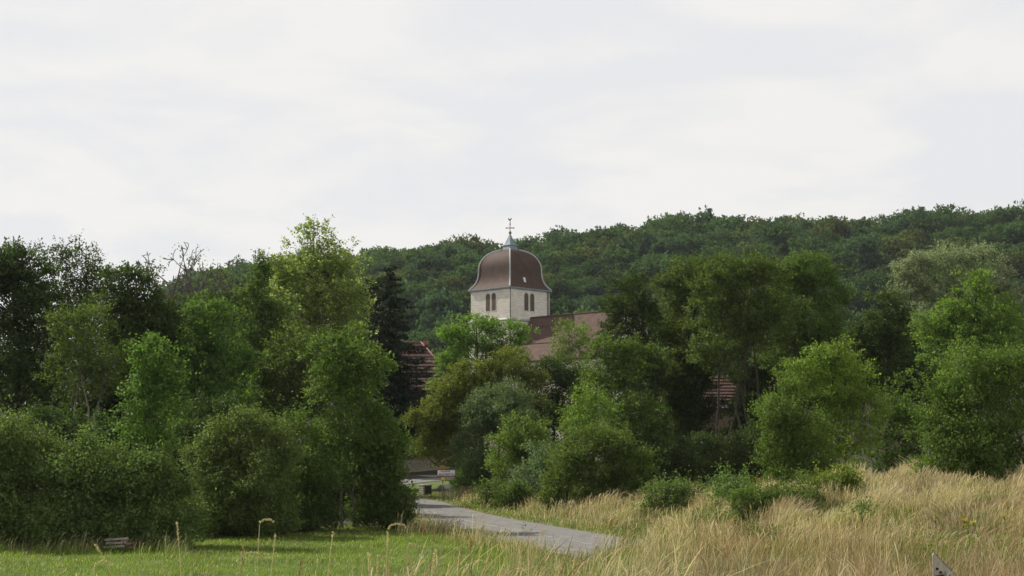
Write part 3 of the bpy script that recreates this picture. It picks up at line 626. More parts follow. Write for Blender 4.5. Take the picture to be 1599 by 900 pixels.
def plate(cx_, cz_, w, h, y, th, m, name, parent, r=0.04):
    o = rrect(w, h, r); n = len(o); mb = MB()
    mb.add([(cx_+a, y, cz_+b) for a, b in o]+[(cx_+a, y+th, cz_+b) for a, b in o], [tuple(range(n))[::-1], tuple(range(n, 2*n))]+[(i, (i+1) % n, n+(i+1) % n, n+i) for i in range(n)])
    return mb.build(name, m, parent)
def text(s, size, loc, m, parent, name='lettering', width=None):
    cu = bpy.data.curves.new(name, 'FONT'); cu.body = s; cu.size = size; cu.align_x = 'CENTER'; cu.align_y = 'CENTER'; cu.extrude = 0.002; cu.offset = size*0.012; cu.space_character = 1.08
    o = bpy.data.objects.new(name, cu); COL.objects.link(o); bpy.context.view_layer.update()
    me = bpy.data.meshes.new_from_object(o.evaluated_get(bpy.context.evaluated_depsgraph_get())); COL.objects.unlink(o); bpy.data.objects.remove(o); bpy.data.curves.remove(cu)
    k = np.empty(len(me.vertices)*3, np.float32); me.vertices.foreach_get('co', k); k = k.reshape(-1, 3)
    if width: k[:, 0] *= width/max(np.ptp(k[:, 0]), 1e-6)
    V = np.c_[k[:, 0]+loc[0], -k[:, 2]+loc[1], k[:, 1]+loc[2]].astype(np.float32); me.vertices.foreach_set('co', V.ravel()); me.update()
    return link(name, me, m, parent)
cxp, czp, w_, h_ = xs_(696.6), (zs(733)+zs(744.3))/2, 29.5*kx, 11.3*kx
mb = MB(); mb.tube([(0, 0.03, -0.1), (0, 0.03, zs(728.3))], 0.035, 8); mb.build('post', GALV, sg)
pl = plate(cxp, czp, w_, h_, -0.045, 0.03, RED, 'name_plate', sg, 0.07)
plate(cxp, czp, w_-0.13, h_-0.13, -0.052, 0.006, WHITE, 'white_field', pl, 0.04)
text('HUANNE', 0.20, (cxp-0.06, -0.056, czp+0.10), BLACK, pl, width=0.64); text('MONTMARTIN', 0.20, (cxp+0.02, -0.056, czp-0.11), BLACK, pl, width=1.02)
c2 = plate(xs_(691.0), (zs(729)+zs(732.3))/2, 9.2*kx, 3.4*kx, -0.045, 0.025, ORANGE, 'road_number_plate', sg, 0.03); text('D24', 0.14, (xs_(691), -0.05, (zs(729)+zs(732.3))/2), BLACK, c2, width=0.30)
c3 = plate(xs_(691.4), (zs(746)+zs(753.4))/2, 5.0*kx, 7.4*kx, -0.045, 0.02, YEL, 'yellow_plate', sg, 0.02)
mb = MB(); zz_ = zs(751); mb.lathe([(0.02, -0.06), (0.07, 0), (0.02, 0.06)], 8, (xs_(691.4), -0.05, zz_)); mb.build('emblem', mat('emblem_red', (0.35, 0.10, 0.03), 0.6), c3)

# stone block beside the sign
gb = gnd(664, 772.5, 0.05); DB = gb[1]; kb = DB/F
CUT = masonry('cut_stone', (0.40, 0.36, 0.29), (0.30, 0.26, 0.20), (0.17, 0.15, 0.12), 0.5, 0.17, 0.35)
sb = empty('stone_block', (gb[0], DB, hz(gb[0], DB)), math.radians(38), 'squat grey masonry block on the grass verge beside the road', 'stone block')
mb = MB(); mb.box((0, 0, 0.36), (0.74, 0.62, 0.72)); mb.build('body', CUT, sb, 0.015); mb = MB(); mb.box((0, 0, 0.755), (0.80, 0.68, 0.07)); mb.build('cap', LEADC, sb, 0.012); mb = MB(); mb.box((0.05, -0.325, 0.36), (0.56, 0.03, 0.6)); mb.build('painted_shade_face', mat('painted_shade_stone', (0.05, 0.05, 0.04), 0.95, noise=0.4, scale=7), sb); mb = MB(); mb.box((0, 0, 0.03), (0.9, 0.76, 0.1)); mb.build('plinth', mat('dark_stone', (0.09, 0.085, 0.075), 0.95, noise=0.3, scale=6), sb, 0.02)  # thin dark slab puts shade into the colour of the right face
def boulder(px, py, r, label, name='boulder'):
    p = gnd(px, py, 0.05); g = np.random.default_rng(int(px)); n = 10; vs = []; fs = []
    for i in range(6):
        for k in range(n):
            a = math.pi*i/5; b = 2*math.pi*k/n; rr = r*(1+0.22*g.normal()*0.6); vs.append((rr*math.sin(a)*math.cos(b), rr*math.sin(a)*math.sin(b), rr*0.75*math.cos(a)+r*0.45))
    for i in range(5):
        for k in range(n): fs.append((i*n+k, (i+1)*n+k, (i+1)*n+(k+1) % n, i*n+(k+1) % n))
    mb = MB(); mb.add(vs, fs); o = mb.build(name, bpy.data.materials['pale_stone'] if 'pale_stone' in bpy.data.materials else mat('pale_stone', (0.22, 0.21, 0.18), 0.95, noise=0.4, scale=4, bump=0.5)); o.location = (p[0], p[1], hz(p[0], p[1])); tag(o, label, 'stone')
boulder(656, 767, 0.2, 'small dark rounded stone just left of the masonry block'); boulder(688, 766, 0.28, 'pale rounded stone on the verge behind the sign post')

# ------------------------------------------------------------------ planks and logs stacked in front of the left hedge
GREYW = mat('weathered_plank', (0.27, 0.245, 0.215), 0.85, noise=0.3, scale=4, bump=0.3); BROWNW = mat('cut_log', (0.20, 0.15, 0.10), 0.9, noise=0.4, scale=6, bump=0.4)
pp = gnd(183, 860, 0.0); DP = pp[1]; kp = DP/F
for i, (x, y, w, tilt, lab) in enumerate(((182, 842, 36, 4, 'uppermost grey plank of the stack in front of the hedge'), (181, 848, 31, 3, 'middle grey plank of the stack in front of the hedge'), (178, 854, 32, 4, 'lowest grey plank of the stack, half in the grass by the hedge'))):
    p = at(x, y, DP-0.12*i); mb = MB(); mb.box((0, 0, 0), (w*kp, 0.12, 0.07), 0, 0.08, math.radians(-tilt)); o = mb.build('plank', GREYW, None, 0.008); o.location = p; tag(o, lab, 'plank', 'planks stacked by the hedge')
for i, (x, y, r, lab) in enumerate(((198, 846, 0.07, 'thin round log at the top right of the plank stack'), (204, 850, 0.065, 'round log end furthest right beside the planks'), (196, 853, 0.07, 'round log end under the thin top log by the planks'), (205, 856, 0.06, 'small log lying lowest right of the plank stack'))):
    p = at(x, y, DP+0.05); mb = MB(); mb.tube([(-0.1, -0.22, 0), (0.05, 0.3, 0.02)], [r, r*0.9], 10); o = mb.build('log', BROWNW); o.location = p; tag(o, lab, 'log', 'logs beside the planks')

# ------------------------------------------------------------------ leaning triangular road sign, seen from behind
pt_ = at(1457, 861.5, 20.0); SD = 1.0; gz = hz(pt_[0], 20.0)
ts = empty('triangular_sign', (pt_[0], 20.0, gz), math.radians(44.5), 'grey metal back of a tilted triangular road sign in the dry grass', 'sign')
top = pt_[2]-gz; tri = [(0.0, 0.0), (0.0, -SD), (SD*math.sin(math.radians(60)), -SD/2)]   # local x along the plate, z up; corner at the origin
def round_poly(P, r, n=5):
    out = []; P = [Vector(p) for p in P]
    for i, p in enumerate(P):
        a, b = (P[i-1]-p).normalized(), (P[(i+1) % len(P)]-p).normalized(); half = a.angle(b)/2; d = r/math.tan(half); c_ = p+(a+b).normalized()*(r/math.sin(half))
        s_, e_ = p+a*d-c_, p+b*d-c_; a0 = math.atan2(s_.y, s_.x); da = (math.atan2(e_.y, e_.x)-a0+math.pi) % (2*math.pi)-math.pi
        out += [c_+Vector((math.cos(a0+da*k/n), math.sin(a0+da*k/n)))*r for k in range(n+1)]
    return out
def tri_plate(P, y0_, y1_, m, name, parent):
    n = len(P); mb = MB(); mb.add([(p.x, y0_, top+p.y) for p in P]+[(p.x, y1_, top+p.y) for p in P], [tuple(range(n)), tuple(range(n, 2*n))[::-1]]+[(i, (i+1) % n, n+(i+1) % n, n+i) for i in range(n)]); return mb.build(name, m, parent)
outer = round_poly(tri, 0.035); BACK = mat('sign_back', (0.40, 0.37, 0.31), 0.6, metal=0.0, noise=0.25, scale=6)
tp = tri_plate(outer, 0.0, 0.022, BACK, 'plate', ts)
cen = Vector((SD*0.2887, -SD/2)); ins = [cen+(p-cen)*0.985 for p in outer]; rim = MB(); n = len(outer)
rim.add([(p.x, -0.006, top+p.y) for p in outer]+[(p.x, 0.001, top+p.y) for p in outer]+[((cen+(p-cen)*0.975).x, -0.006, top+(cen+(p-cen)*0.975).y) for p in outer]+[((cen+(p-cen)*0.975).x, -0.001, top+(cen+(p-cen)*0.975).y) for p in outer], [(i, (i+1) % n, n+(i+1) % n, n+i) for i in range(n)]+[(i, 2*n+i, 2*n+(i+1) % n, (i+1) % n) for i in range(n)]+[(2*n+i, 3*n+i, 3*n+(i+1) % n, 2*n+(i+1) % n) for i in range(n)]); rim.build('rim', mat('rim_metal', (0.16, 0.15, 0.13), 0.6), tp)
tri_plate([cen+(p-cen)*0.98 for p in outer], 0.0225, 0.024, RED, 'red_border', ts); tri_plate([cen+(p-cen)*0.7 for p in outer], 0.0245, 0.026, WHITE, 'white_face', ts)
mb = MB(); mb.box((0.2, -0.03, top-0.36), (0.34, 0.045, 0.05)); mb.build('rail', BLACK, ts)
for bx_, bz_ in ((0.075, -0.245), (0.17, -0.30)):
    mb = MB(); mb.tube([(bx_, -0.03, top+bz_), (bx_, 0.0, top+bz_)], 0.016, 8); mb.build('bolt', BLACK, ts)
mb = MB(); mb.tube([(0.21, -0.085, -0.2), (0.21, -0.085, top-0.28)], 0.03, 8); mb.build('post', GALV, ts)

# ------------------------------------------------------------------ trees and bushes
K = dict
# left, from the back to the front
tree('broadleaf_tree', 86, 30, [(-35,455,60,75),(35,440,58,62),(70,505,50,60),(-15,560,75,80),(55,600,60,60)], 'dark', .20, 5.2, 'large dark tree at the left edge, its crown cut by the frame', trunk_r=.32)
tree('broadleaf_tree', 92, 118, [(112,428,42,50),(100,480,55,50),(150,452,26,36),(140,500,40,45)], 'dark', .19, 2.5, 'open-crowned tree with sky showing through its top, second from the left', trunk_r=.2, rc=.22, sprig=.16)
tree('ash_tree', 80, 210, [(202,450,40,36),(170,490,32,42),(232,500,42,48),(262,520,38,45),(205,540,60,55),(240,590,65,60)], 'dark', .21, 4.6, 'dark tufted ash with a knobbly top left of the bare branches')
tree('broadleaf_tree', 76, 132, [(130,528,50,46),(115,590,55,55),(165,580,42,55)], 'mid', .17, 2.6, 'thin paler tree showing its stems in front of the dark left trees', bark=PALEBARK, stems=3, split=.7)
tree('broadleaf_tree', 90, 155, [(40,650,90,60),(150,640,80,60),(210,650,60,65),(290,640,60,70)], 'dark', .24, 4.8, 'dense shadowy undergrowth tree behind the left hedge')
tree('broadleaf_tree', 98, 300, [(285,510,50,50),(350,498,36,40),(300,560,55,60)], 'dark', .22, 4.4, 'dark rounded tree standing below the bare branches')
tree('ash_tree', 84, 330, [(322,500,36,42),(300,545,38,50),(352,560,42,52),(310,610,45,55),(350,640,55,60)], 'ash', .20, 4.2, 'fresh green ash with drooping tufts below the sparse half-bare tree', droop=.25)
tree('alder_tree', 93, 405, [(407,440,16,34),(398,480,28,40),(420,520,38,45),(385,550,38,50),(425,590,48,60),(390,630,50,55)], 'mid', .19, 4.4, 'narrow pointed alder just left of the pale poplar', trunk_r=.16)
tree('poplar_tree', 106, 500, [(497,380,30,34),(515,418,40,42),(476,425,42,44),(535,455,38,44),(455,445,36,44),(505,470,50,48),(462,490,44,48),(543,480,32,46),(500,535,62,58),(446,455,22,48),(545,540,40,55),(470,590,50,50)], 'poplar', .20, 2.3, 'tall pale glittering poplar with mistletoe balls in its crown', trunk_r=.26, rc=.24, sprig=.14, width=.4, bark=PALEBARK)
tree('broadleaf_tree', 88, 455, [(440,575,45,60),(430,640,55,60),(480,640,45,60)], 'mid', .19, 4.0, 'mid green tree between the poplar and the front ash', bark=PALEBARK, stems=2, split=.5)
tree('broadleaf_tree', 162, 632, [(612,675,42,32),(660,690,38,28),(640,682,40,34),(690,690,34,30)], 'dark', .26, 4.8, 'dark tree standing behind the low stone wall at the bend')
tree('broadleaf_tree', 152, 572, [(575,650,50,60),(585,620,36,40),(560,600,46,56),(585,700,44,50)], 'dark', .26, 4.6, 'dark tree added to shade the far road, mostly behind the front ash')  # added, mostly out of sight, to cast shade on the far road
tree('broadleaf_tree', 178, 640, [(630,690,34,36),(665,700,26,30),(600,710,40,50)], 'dark', .24, 4.5, 'dark tree in the gap beyond the road beneath the conifer')
tree('young_ash', 52.5, 240, [(232,562,27,34),(226,610,32,42),(250,590,28,36),(246,650,38,48),(232,695,30,42)], 'ash', .15, 4.6, 'slender young ash rising out of the left hedge, sunlit on its left', droop=.3, base_y=820)
tree('front_ash', 62, 543, [(545,546,36,28),(522,578,32,34),(572,588,30,36),(545,635,50,48),(508,688,32,42),(588,690,38,50),(540,722,52,42),(596,742,36,40)], 'ash', .16, 4.6, 'broad bright ash at the meadow edge on two pale trunks', stems=2, split=.42, bark=PALEBARK, droop=.28, trunk_r=.105, straight=True)
# hedge of bushes
def bush(*a, **k):
    k.setdefault('spl', .40); k.setdefault('sprig', .2); k.setdefault('rise', .55); k.setdefault('up', .45); k.setdefault('rclim', (.25, .8)); return tree(*a, cat='bush', **k)
bush('hedge_bush', 50.5, 40, [(15,700,40,38),(58,718,32,32),(-25,705,45,55),(85,742,28,32),(40,752,58,48),(10,770,80,60),(50,815,65,45),(-30,815,60,50),(90,820,50,40)], 'hedge', .115, 5.0, 'tall grey-green willow bush filling the left edge above the meadow')
bush('hedge_bush', 50.5, 155, [(112,728,24,26),(140,716,22,26),(165,746,32,34),(198,738,22,28),(130,755,40,40),(140,765,62,52),(185,790,50,50),(110,822,55,34),(180,825,55,34)], 'hedge', .115, 5.0, 'rounded grey-green bush directly behind the stacked planks')
bush('hedge_bush', 50.5, 250, [(250,742,28,36),(225,775,46,48),(262,800,32,46),(225,828,50,32),(275,825,28,28)], 'hedge', .115, 4.6, 'small bush under the slender young ash at the meadow edge')
bush('hedge_bush', 57, 370, [(318,722,24,32),(348,690,24,28),(386,670,26,26),(416,690,26,30),(375,712,48,42),(442,730,26,34),(340,740,50,50),(390,760,70,52),(360,805,80,38)], 'hedge', .115, 4.8, 'broad grey-green bush between the young ash and the front ash')
for (x, D, y, w, h) in ((285,68,730,40,70),(205,66,700,50,60),(300,70,690,36,46),(420,70,760,60,60),(520,72,760,50,60),(560,74,700,60,60),(330,74,660,40,50),(90,68,690,60,60)):
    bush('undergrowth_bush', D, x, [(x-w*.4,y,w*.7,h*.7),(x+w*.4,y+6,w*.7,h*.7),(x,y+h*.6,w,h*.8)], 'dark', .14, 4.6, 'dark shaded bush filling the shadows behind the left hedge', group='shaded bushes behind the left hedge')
bush('shade_bush', 60, 465, [(455,700,40,46),(480,755,56,56),(440,790,60,46),(490,800,36,34)], 'mid', .12, 4.6, 'dark bush in the shade left of the pale double trunk')
bush('shade_bush', 62, 605, [(596,740,34,44),(598,785,34,36),(612,772,22,30)], 'mid', .12, 4.6, 'low leafy bush right of the double trunk, overhanging the road')
# middle
tree('maple_tree', 124, 752, [(716,538,30,30),(742,520,32,26),(785,525,36,26),(704,575,20,26),(750,570,50,42),(800,555,30,28),(720,620,44,44)], 'bright', .21, 4.0, 'bright green tree in front of the church tower wall', droop=.2)
tree('olive_tree', 108, 735, [(706,630,38,34),(738,590,36,26),(795,578,40,30),(830,600,24,28),(672,660,34,36),(720,670,52,50),(770,640,60,55),(690,705,44,36)], 'olive', .17, 5.0, 'yellowish olive-green tree beside the village sign')
tree('willow_tree', 97, 782, [(785,628,42,28),(752,662,36,42),(800,665,46,46),(735,712,30,38)], 'grey', .15, 4.8, 'grey-green sallow in front of the yellowish tree')
tree('young_maple', 90, 812, [(812,678,30,24),(798,705,30,30),(832,705,28,36),(808,740,46,32)], 'bright', .16, 4.4, 'small bright green tree in front of the grey-green sallow')
bush('roadside_bush', 103, 740, [(735,730,26,26),(765,742,30,28),(745,755,40,22)], 'mid', .14, 4.6, 'leafy bush just right of the village sign')
bush('roadside_bush', 84, 850, [(850,730,26,36),(838,755,30,24)], 'grey', .14, 4.0, 'thin grey-green bush left of the big hawthorn')
tree('broadleaf_tree', 113, 866, [(862,590,32,36),(845,640,40,48),(892,630,40,46),(870,690,55,50)], 'dark', .19, 4.8, 'dark tree below the nave roof, left of the lacy young tree')
tree('lacy_tree', 128, 898, [(897,522,28,24),(875,548,22,22),(918,545,22,26),(895,568,36,24),(905,600,28,24)], 'bright', .19, 2.2, 'thin lacy tree in front of the nave roof with its stems showing', rc=.24, bark=PALEBARK, trunk_r=.14)
bush('hawthorn_bush', 76, 942, [(925,708,46,38),(890,735,34,34),(965,715,38,38),(985,748,36,38),(925,752,62,36),(870,762,22,22)], 'thorn', .125, 5.0, 'big rounded yellow-green hawthorn above the dry verge')
tree('yellowing_tree', 85, 925, [(922,632,26,30),(900,660,30,30),(948,652,26,30),(920,690,40,32)], 'lime', .15, 2.6, 'sparse yellow-green sapling behind the big hawthorn', rc=.24)
tree('broadleaf_tree', 105, 988, [(985,462,28,30),(962,490,26,28),(1005,505,34,40),(975,540,40,48),(1000,600,46,60)], 'dark', .20, 4.6, 'tall dark tree right of the nave roof', trunk_r=.2)
tree('ash_tree', 94, 962, [(950,560,30,42),(985,575,34,46),(955,615,38,46),(990,660,46,50)], 'ash', .18, 4.2, 'fresh green ash in front of the tall dark tree right of the church', droop=.25)
tree('broadleaf_tree', 108, 1065, [(1075,428,28,26),(1058,462,30,34),(1095,470,32,40),(1045,515,38,46),(1080,540,48,54),(1060,600,50,54)], 'mid', .20, 4.4, 'tall mid green tree with a narrow knobbly top left of the broad spreading one', trunk_r=.22)
tree('locust_tree', 98, 1155, [(1150,440,46,36),(1115,470,36,44),(1195,445,44,44),(1150,500,60,48),(1200,510,46,48),(1130,560,48,48)], 'mid', .19, 3.6, 'broad spreading tree on several slanting stems', stems=5, split=.8, rc=.24)
tree('locust_tree', 101, 1255, [(1262,432,46,34),(1225,460,38,44),(1295,465,32,48),(1255,510,58,48),(1290,545,36,46),(1230,560,44,44)], 'olivemid', .19, 3.8, 'olive-green spreading tree right of the broad multi-stemmed one', stems=4, split=.8, rc=.24)
tree('broadleaf_tree', 112, 1035, [(1030,660,56,64),(1060,710,46,50),(1000,700,40,60)], 'dark', .21, 5.0, 'dense dark tree left of the glimpsed tan house')
tree('broadleaf_tree', 108, 1190, [(1190,620,42,60),(1205,680,50,60),(1170,710,28,46)], 'dark', .21, 5.0, 'dense dark tree right of the glimpsed tan house')
tree('broadleaf_tree', 106, 1075, [(1080,600,26,46),(1078,660,34,56),(1065,720,44,50),(1098,600,16,26),(1124,634,16,11),(1106,690,14,24)], 'dark', .2, 5.0, 'slim dark tree touching the left side of the glimpsed tan house')
tree('broadleaf_tree', 104, 1165, [(1170,590,30,44),(1166,650,28,56),(1160,715,34,50)], 'dark', .2, 5.0, 'slim dark tree covering the right part of the glimpsed tan house')
tree('broadleaf_tree', 106, 1262, [(1265,610,60,54),(1300,640,60,60)], 'dark', .21, 4.6, 'dark lower tree behind the lime-green bushy tree')
for (x, D, h) in ((985,92,55),(1025,94,60),(1062,90,45),(1100,96,50),(1150,92,50),(1185,90,60)):
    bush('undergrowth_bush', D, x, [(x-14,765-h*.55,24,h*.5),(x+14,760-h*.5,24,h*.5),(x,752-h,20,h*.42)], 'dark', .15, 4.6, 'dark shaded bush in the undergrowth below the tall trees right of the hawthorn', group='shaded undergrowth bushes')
# right
tree('white_willow', 134, 1480, [(1425,430,36,32),(1472,414,46,28),(1530,422,46,28),(1410,470,24,34),(1500,460,70,36),(1565,462,32,34),(1480,500,80,40)], 'silver', .20, 4.6, 'silvery round-topped willow rising behind the right-hand trees')
tree('ash_tree', 92, 1515, [(1522,448,24,24),(1490,492,32,28),(1550,490,30,30),(1512,515,54,38),(1465,525,34,34),(1570,530,34,40),(1510,560,70,40)], 'bright', .19, 3.8, 'bright green spreading ash in front of the silvery willow', droop=.2)
tree('broadleaf_tree', 105, 1385, [(1382,485,26,34),(1365,530,34,46),(1408,530,36,46),(1345,570,34,46),(1400,590,52,54)], 'dark', .20, 4.4, 'dark tree left of the silvery willow')
tree('broadleaf_tree', 98, 1440, [(1440,600,60,56),(1380,640,60,60),(1470,650,60,60)], 'dark', .21, 4.8, 'dark lower tree under the bright spreading ash')
tree('lime_tree', 74, 1295, [(1295,560,32,22),(1268,588,32,30),(1325,582,34,30),(1295,620,56,40),(1340,640,36,46),(1310,690,60,48)], 'lime', .15, 4.4, 'lime-green bushy tree with a lobed top right of the glimpsed house', droop=.15)
bush('hawthorn_bush', 67, 1240, [(1232,622,22,34),(1215,660,32,36),(1250,690,44,44),(1215,715,34,36),(1270,735,50,40),(1235,765,44,26)], 'thorn', .125, 4.8, 'pointed hawthorn leaning left in front of the lime-green tree', ldroop=-.1)
tree('broadleaf_tree', 80, 1400, [(1390,660,46,54),(1430,690,44,54),(1375,725,50,40)], 'mid', .17, 4.2, 'dim mid green tree behind the bare stems on the right')
bush('blackthorn_bush', 55, 1535, [(1545,578,46,34),(1500,612,44,40),(1585,600,40,50),(1465,655,34,34),(1540,660,72,54),(1590,690,40,50),(1500,705,56,44),(1525,742,38,28)], 'thorn', .12, 4.8, 'large bramble-like bush at the right edge above the dry bank')
bush('low_bush', 55, 1305, [(1300,765,24,15),(1322,770,16,11)], 'lime', .11, 4.2, 'low leafy yellow-green bush on the crest of the dry bank')
bush('low_bush', 53, 1215, [(1195,792,30,18),(1232,790,34,26),(1180,800,20,14)], 'thorn', .10, 5.0, 'low rounded bush at the foot of the leaning hawthorn')
bush('low_bush', 62, 1040, [(1028,777,20,13),(1046,771,16,15),(1064,774,18,14)], 'hedge', .10, 3.0, 'feathery grey-green bush in the dry grass right of the big hawthorn')
bush('low_bush', 58, 1150, [(1150,762,18,22),(1138,775,16,16)], 'hedge', .11, 4.2, 'small upright grey-green bush left of the leaning hawthorn')
bush('low_bush', 82, 770, [(768,786,12,11),(775,790,12,9)], 'mid', .12, 4.4, 'dark green weed clump on the far verge, left of two')
bush('low_bush', 80, 800, [(800,785,18,13),(812,790,12,10)], 'mid', .12, 4.4, 'wider green weed clump on the far verge, right of two')
bush('low_bush', 60, 815, [(815,842,12,9)], 'mid', .10, 3.5, 'small weed at the near edge of the road', limbs=False)
bush('rust_leaved_shrub', 66, 1186, [(1185,750,5,7)], 'rust', .07, 1.6, 'little rust-red leafy sprig beside the leaning hawthorn', limbs=False, spl=.14, sprig=0)
for (x, y, D, w, h, kd) in ((1085,818,50,16,11,'thorn'),(1112,812,52,18,12,'blade'),(1168,838,47,26,13,'mid'),(1120,850,44,24,11,'blade'),(1215,838,46,16,10,'blade'),(1345,800,45,20,12,'hedge'),(1010,800,62,14,10,'thorn'),(1420,858,33,26,14,'blade'),(1500,880,27,34,16,'blade'),(1560,872,28,28,14,'blade'),(1440,890,25,24,12,'blade'),(985,842,48,20,9,'blade'),(1280,852,40,20,9,'blade'),(1590,890,25,22,14,'blade')):
    bush('weed_clump', D, x, [(x,y,w,h),(x+w*.5,y+3,w*.6,h*.8)], kd, .085, 2.6, 'green weed clump growing among the dry grass of the bank', group='weed clumps in the dry grass', limbs=False, spl=.3, up=.25)
# trees farther back, between the front ones and the hill
bk = [(135,525,55,60),(-40,540,60,70),(60,560,60,70),(210,590,70,60),(330,560,60,60),(430,560,60,60),(560,590,60,70),(660,640,30,40),(860,620,60,50),(1000,570,50,60),(1100,540,60,50),(1210,520,60,50),(1320,545,60,60),(1390,540,60,60),(1460,540,60,60),(1570,540,60,60)]
for i, (x, y, w, h) in enumerate(bk):
    D = 158+(i*37 % 30)
    if x in (660, 860): continue
    tree('background_tree', D, x, [(x-w*.5,y,w*.6,h*.7),(x+w*.5,y+8,w*.6,h*.7),(x,y-h*.25,w*.6,h*.6),(x,y+h*.8,w,h*.9)], 'hill_b' if i % 2 else 'hill_a', .32, 3.6, 'village tree far behind, mostly hidden by the front row', group='village trees behind the front row', limbs=False)

# dark conifer
def conifer(D, bx, ytop, ybase, half, label):
    SEED[0] += 1; g = np.random.default_rng(SEED[0]); x0 = at(bx, 600, D)[0]; bz = hz(x0, D); zt, zb2 = at(bx, ytop, D)[2]-bz, at(bx, ybase, D)[2]-bz
    root = empty('conifer', (x0, D, bz), 0, label, 'tree'); R = half*D/F; mb = MB(); mb.tube([(0, 0, -.2), (0, 0, zt*.5), (0, 0, zt)], [.28, .16, .02], 7); Ps, Ds = [], []
    z = max(1.0, zb2*.5)
    while z < zt-.1:
        t = min(1.0, (zt-z)/(zt-zb2)); rr = R*(0.05+0.95*t**0.68); nb = max(4, int(5+5*t)); a0 = g.uniform(0, 6.28)
        for k in range(nb):
            a = a0+6.283*k/nb+g.normal()*.22; ln = rr*g.uniform(.6, 1.18); d = np.array([math.cos(a), math.sin(a), 0]); side = np.array([-d[1], d[0], 0])
            tt = np.linspace(.1, 1, max(4, int(ln*5))); base = np.array([0, 0, z+g.normal()*.15]); pts = base+d*ln*tt[:, None]; pts[:, 2] += -0.34*ln*tt+0.20*ln*tt**2.5
            mb.tube([base, pts[len(pts)//2], pts[-1]], [.05, .03, .01], 4, False)
            for j, p in enumerate(pts):
                m_ = 22; w = .12+.36*ln*.4*math.sin(math.pi*min(1, .15+tt[j]*.8)); off = g.uniform(-1, 1, (m_, 1))*w
                q_ = p+side*off+d*g.uniform(-.12, .2, (m_, 1)); q_[:, 2] -= np.abs(off[:, 0])*.5+g.uniform(0, .16, m_); Ps.append(q_); Ds.append(unit(side*np.sign(off)*.6+d*.8+np.array([0, 0, -.35])))
        z += .62*g.uniform(.8, 1.2)
    P, Dd = np.concatenate(Ps), np.concatenate(Ds); V, Fq = leaf_quads(g, P, Dd, .25, .17, .6, .25, .45); link('crown', np_mesh('crown', V, Fq), LEAF['conifer'], root); mb.build('trunk', BARK, root)
conifer(117, 607, 414, 605, 71, 'tall dark conifer with drooping layered branches right of the poplar')
conifer(121, 580, 424, 600, 34, 'slim dark conifer squeezed between the poplar and the layered conifer')

# mistletoe in the poplar
for (x, y, r, lab) in ((505,431,.40,'upper right dark mistletoe ball, the largest in the pale poplar'),(513,442,.36,'lower dark mistletoe ball in the pale poplar'),(483,431,.26,'small dark mistletoe ball left of the poplar trunk')):
    SEED[0] += 1; g = np.random.default_rng(SEED[0]); e = rdir(g, 900); P = e*r*g.uniform(.2, 1, (900, 1))**.5; V, Fq = leaf_quads(g, P, e, .12, .25); o = link('mistletoe', np_mesh('mistletoe', V, Fq), LEAF['mistle']); o.location = at(x, y, 105.0); tag(o, lab, 'mistletoe', 'mistletoe balls in the poplar')

# bare and half-bare trees
def bare(D, bx, ybase, tips, r0, label, name='dead_tree', leaf=0, kind='olive', seed=1, lv=3, cat='tree', rootdown=True, bark=DEADBARK):
    g = np.random.default_rng(500+seed); base = at(bx, ybase, D); bz = hz(base[0], D); root = empty(name, (base[0], D, bz), 0, label, cat); o = np.array([base[0], D, bz]); mb = MB(); ends = []
    if rootdown: mb.tube([(0, 0, -.2), tuple((base-o)*.5+np.array([.15, 0, 0])), tuple(base-o)], [r0*1.7, r0*1.3, r0], 7, False)
    def grow(p, d, ln, r, lev):
        pts = [p]; n = 5; dd_ = d.copy()
        for i in range(n):
            dd_ = unit(dd_+g.normal(size=3)*.20+np.array([0, 0, .05])); pts.append(pts[-1]+dd_*ln/n)
        mb.tube(pts, [max(.026 if D > 80 else .008, r*(1-.65*i/n)) for i in range(n+1)], 5, False); ends.append(pts[-1])
        if lev <= 0: return
        for k in range(g.integers(3, 6)):
            i = g.integers(2, n+1); nd = unit(dd_*.8+rdir(g, 1)[0]*.85); grow(pts[i], nd, ln*g.uniform(.38, .62), r*(1-.65*i/n)*.7, lev-1)
    for (x, y) in tips:
        b = at(x, y, D+g.uniform(-1.2, 1.2)); v = b-base; ln = np.linalg.norm(v); grow(base-o, unit(v), ln*.8, r0*.62, lv)
    mb.build('trunk', bark, root)
    if leaf:
        E = np.array(ends); E = E[g.uniform(size=len(E)) < .75]; P = np.repeat(E, leaf, 0)+g.normal(size=(len(E)*leaf, 3))*.22; V, Fq = leaf_quads(g, P, rdir(g, len(P)), .17, .34); link('crown', np_mesh('crown', V, Fq), LEAF[kind], root)
bare(99, 268, 470, [(222,404),(268,400),(243,410),(290,410)], .15, 'bare dead tree with grey branches against the sky', seed=3, lv=2)
bare(101, 306, 478, [(285,392),(298,388),(325,412),(350,430),(280,440),(360,450)], .17, 'half-bare tree with sparse leaves against the far hill', name='sparse_tree', leaf=5, kind='mid', seed=6, lv=2)
bare(96, 350, 500, [(340,440),(375,445),(390,470)], .08, 'thin straggly tree at the foot of the far hill', name='sparse_tree', leaf=7, kind='olivemid', seed=9, lv=2)
bare(69, 1381, 752, [(1376,618),(1392,640),(1384,630)], .035, 'bundle of bare grey stems among the right-hand bushes', name='dead_shrub', seed=12, lv=2, rootdown=False)
bare(60, 86, 720, [(86,648),(78,660)], .02, 'bare twig sticking up above the left hedge', name='dead_shrub', seed=15, lv=1)

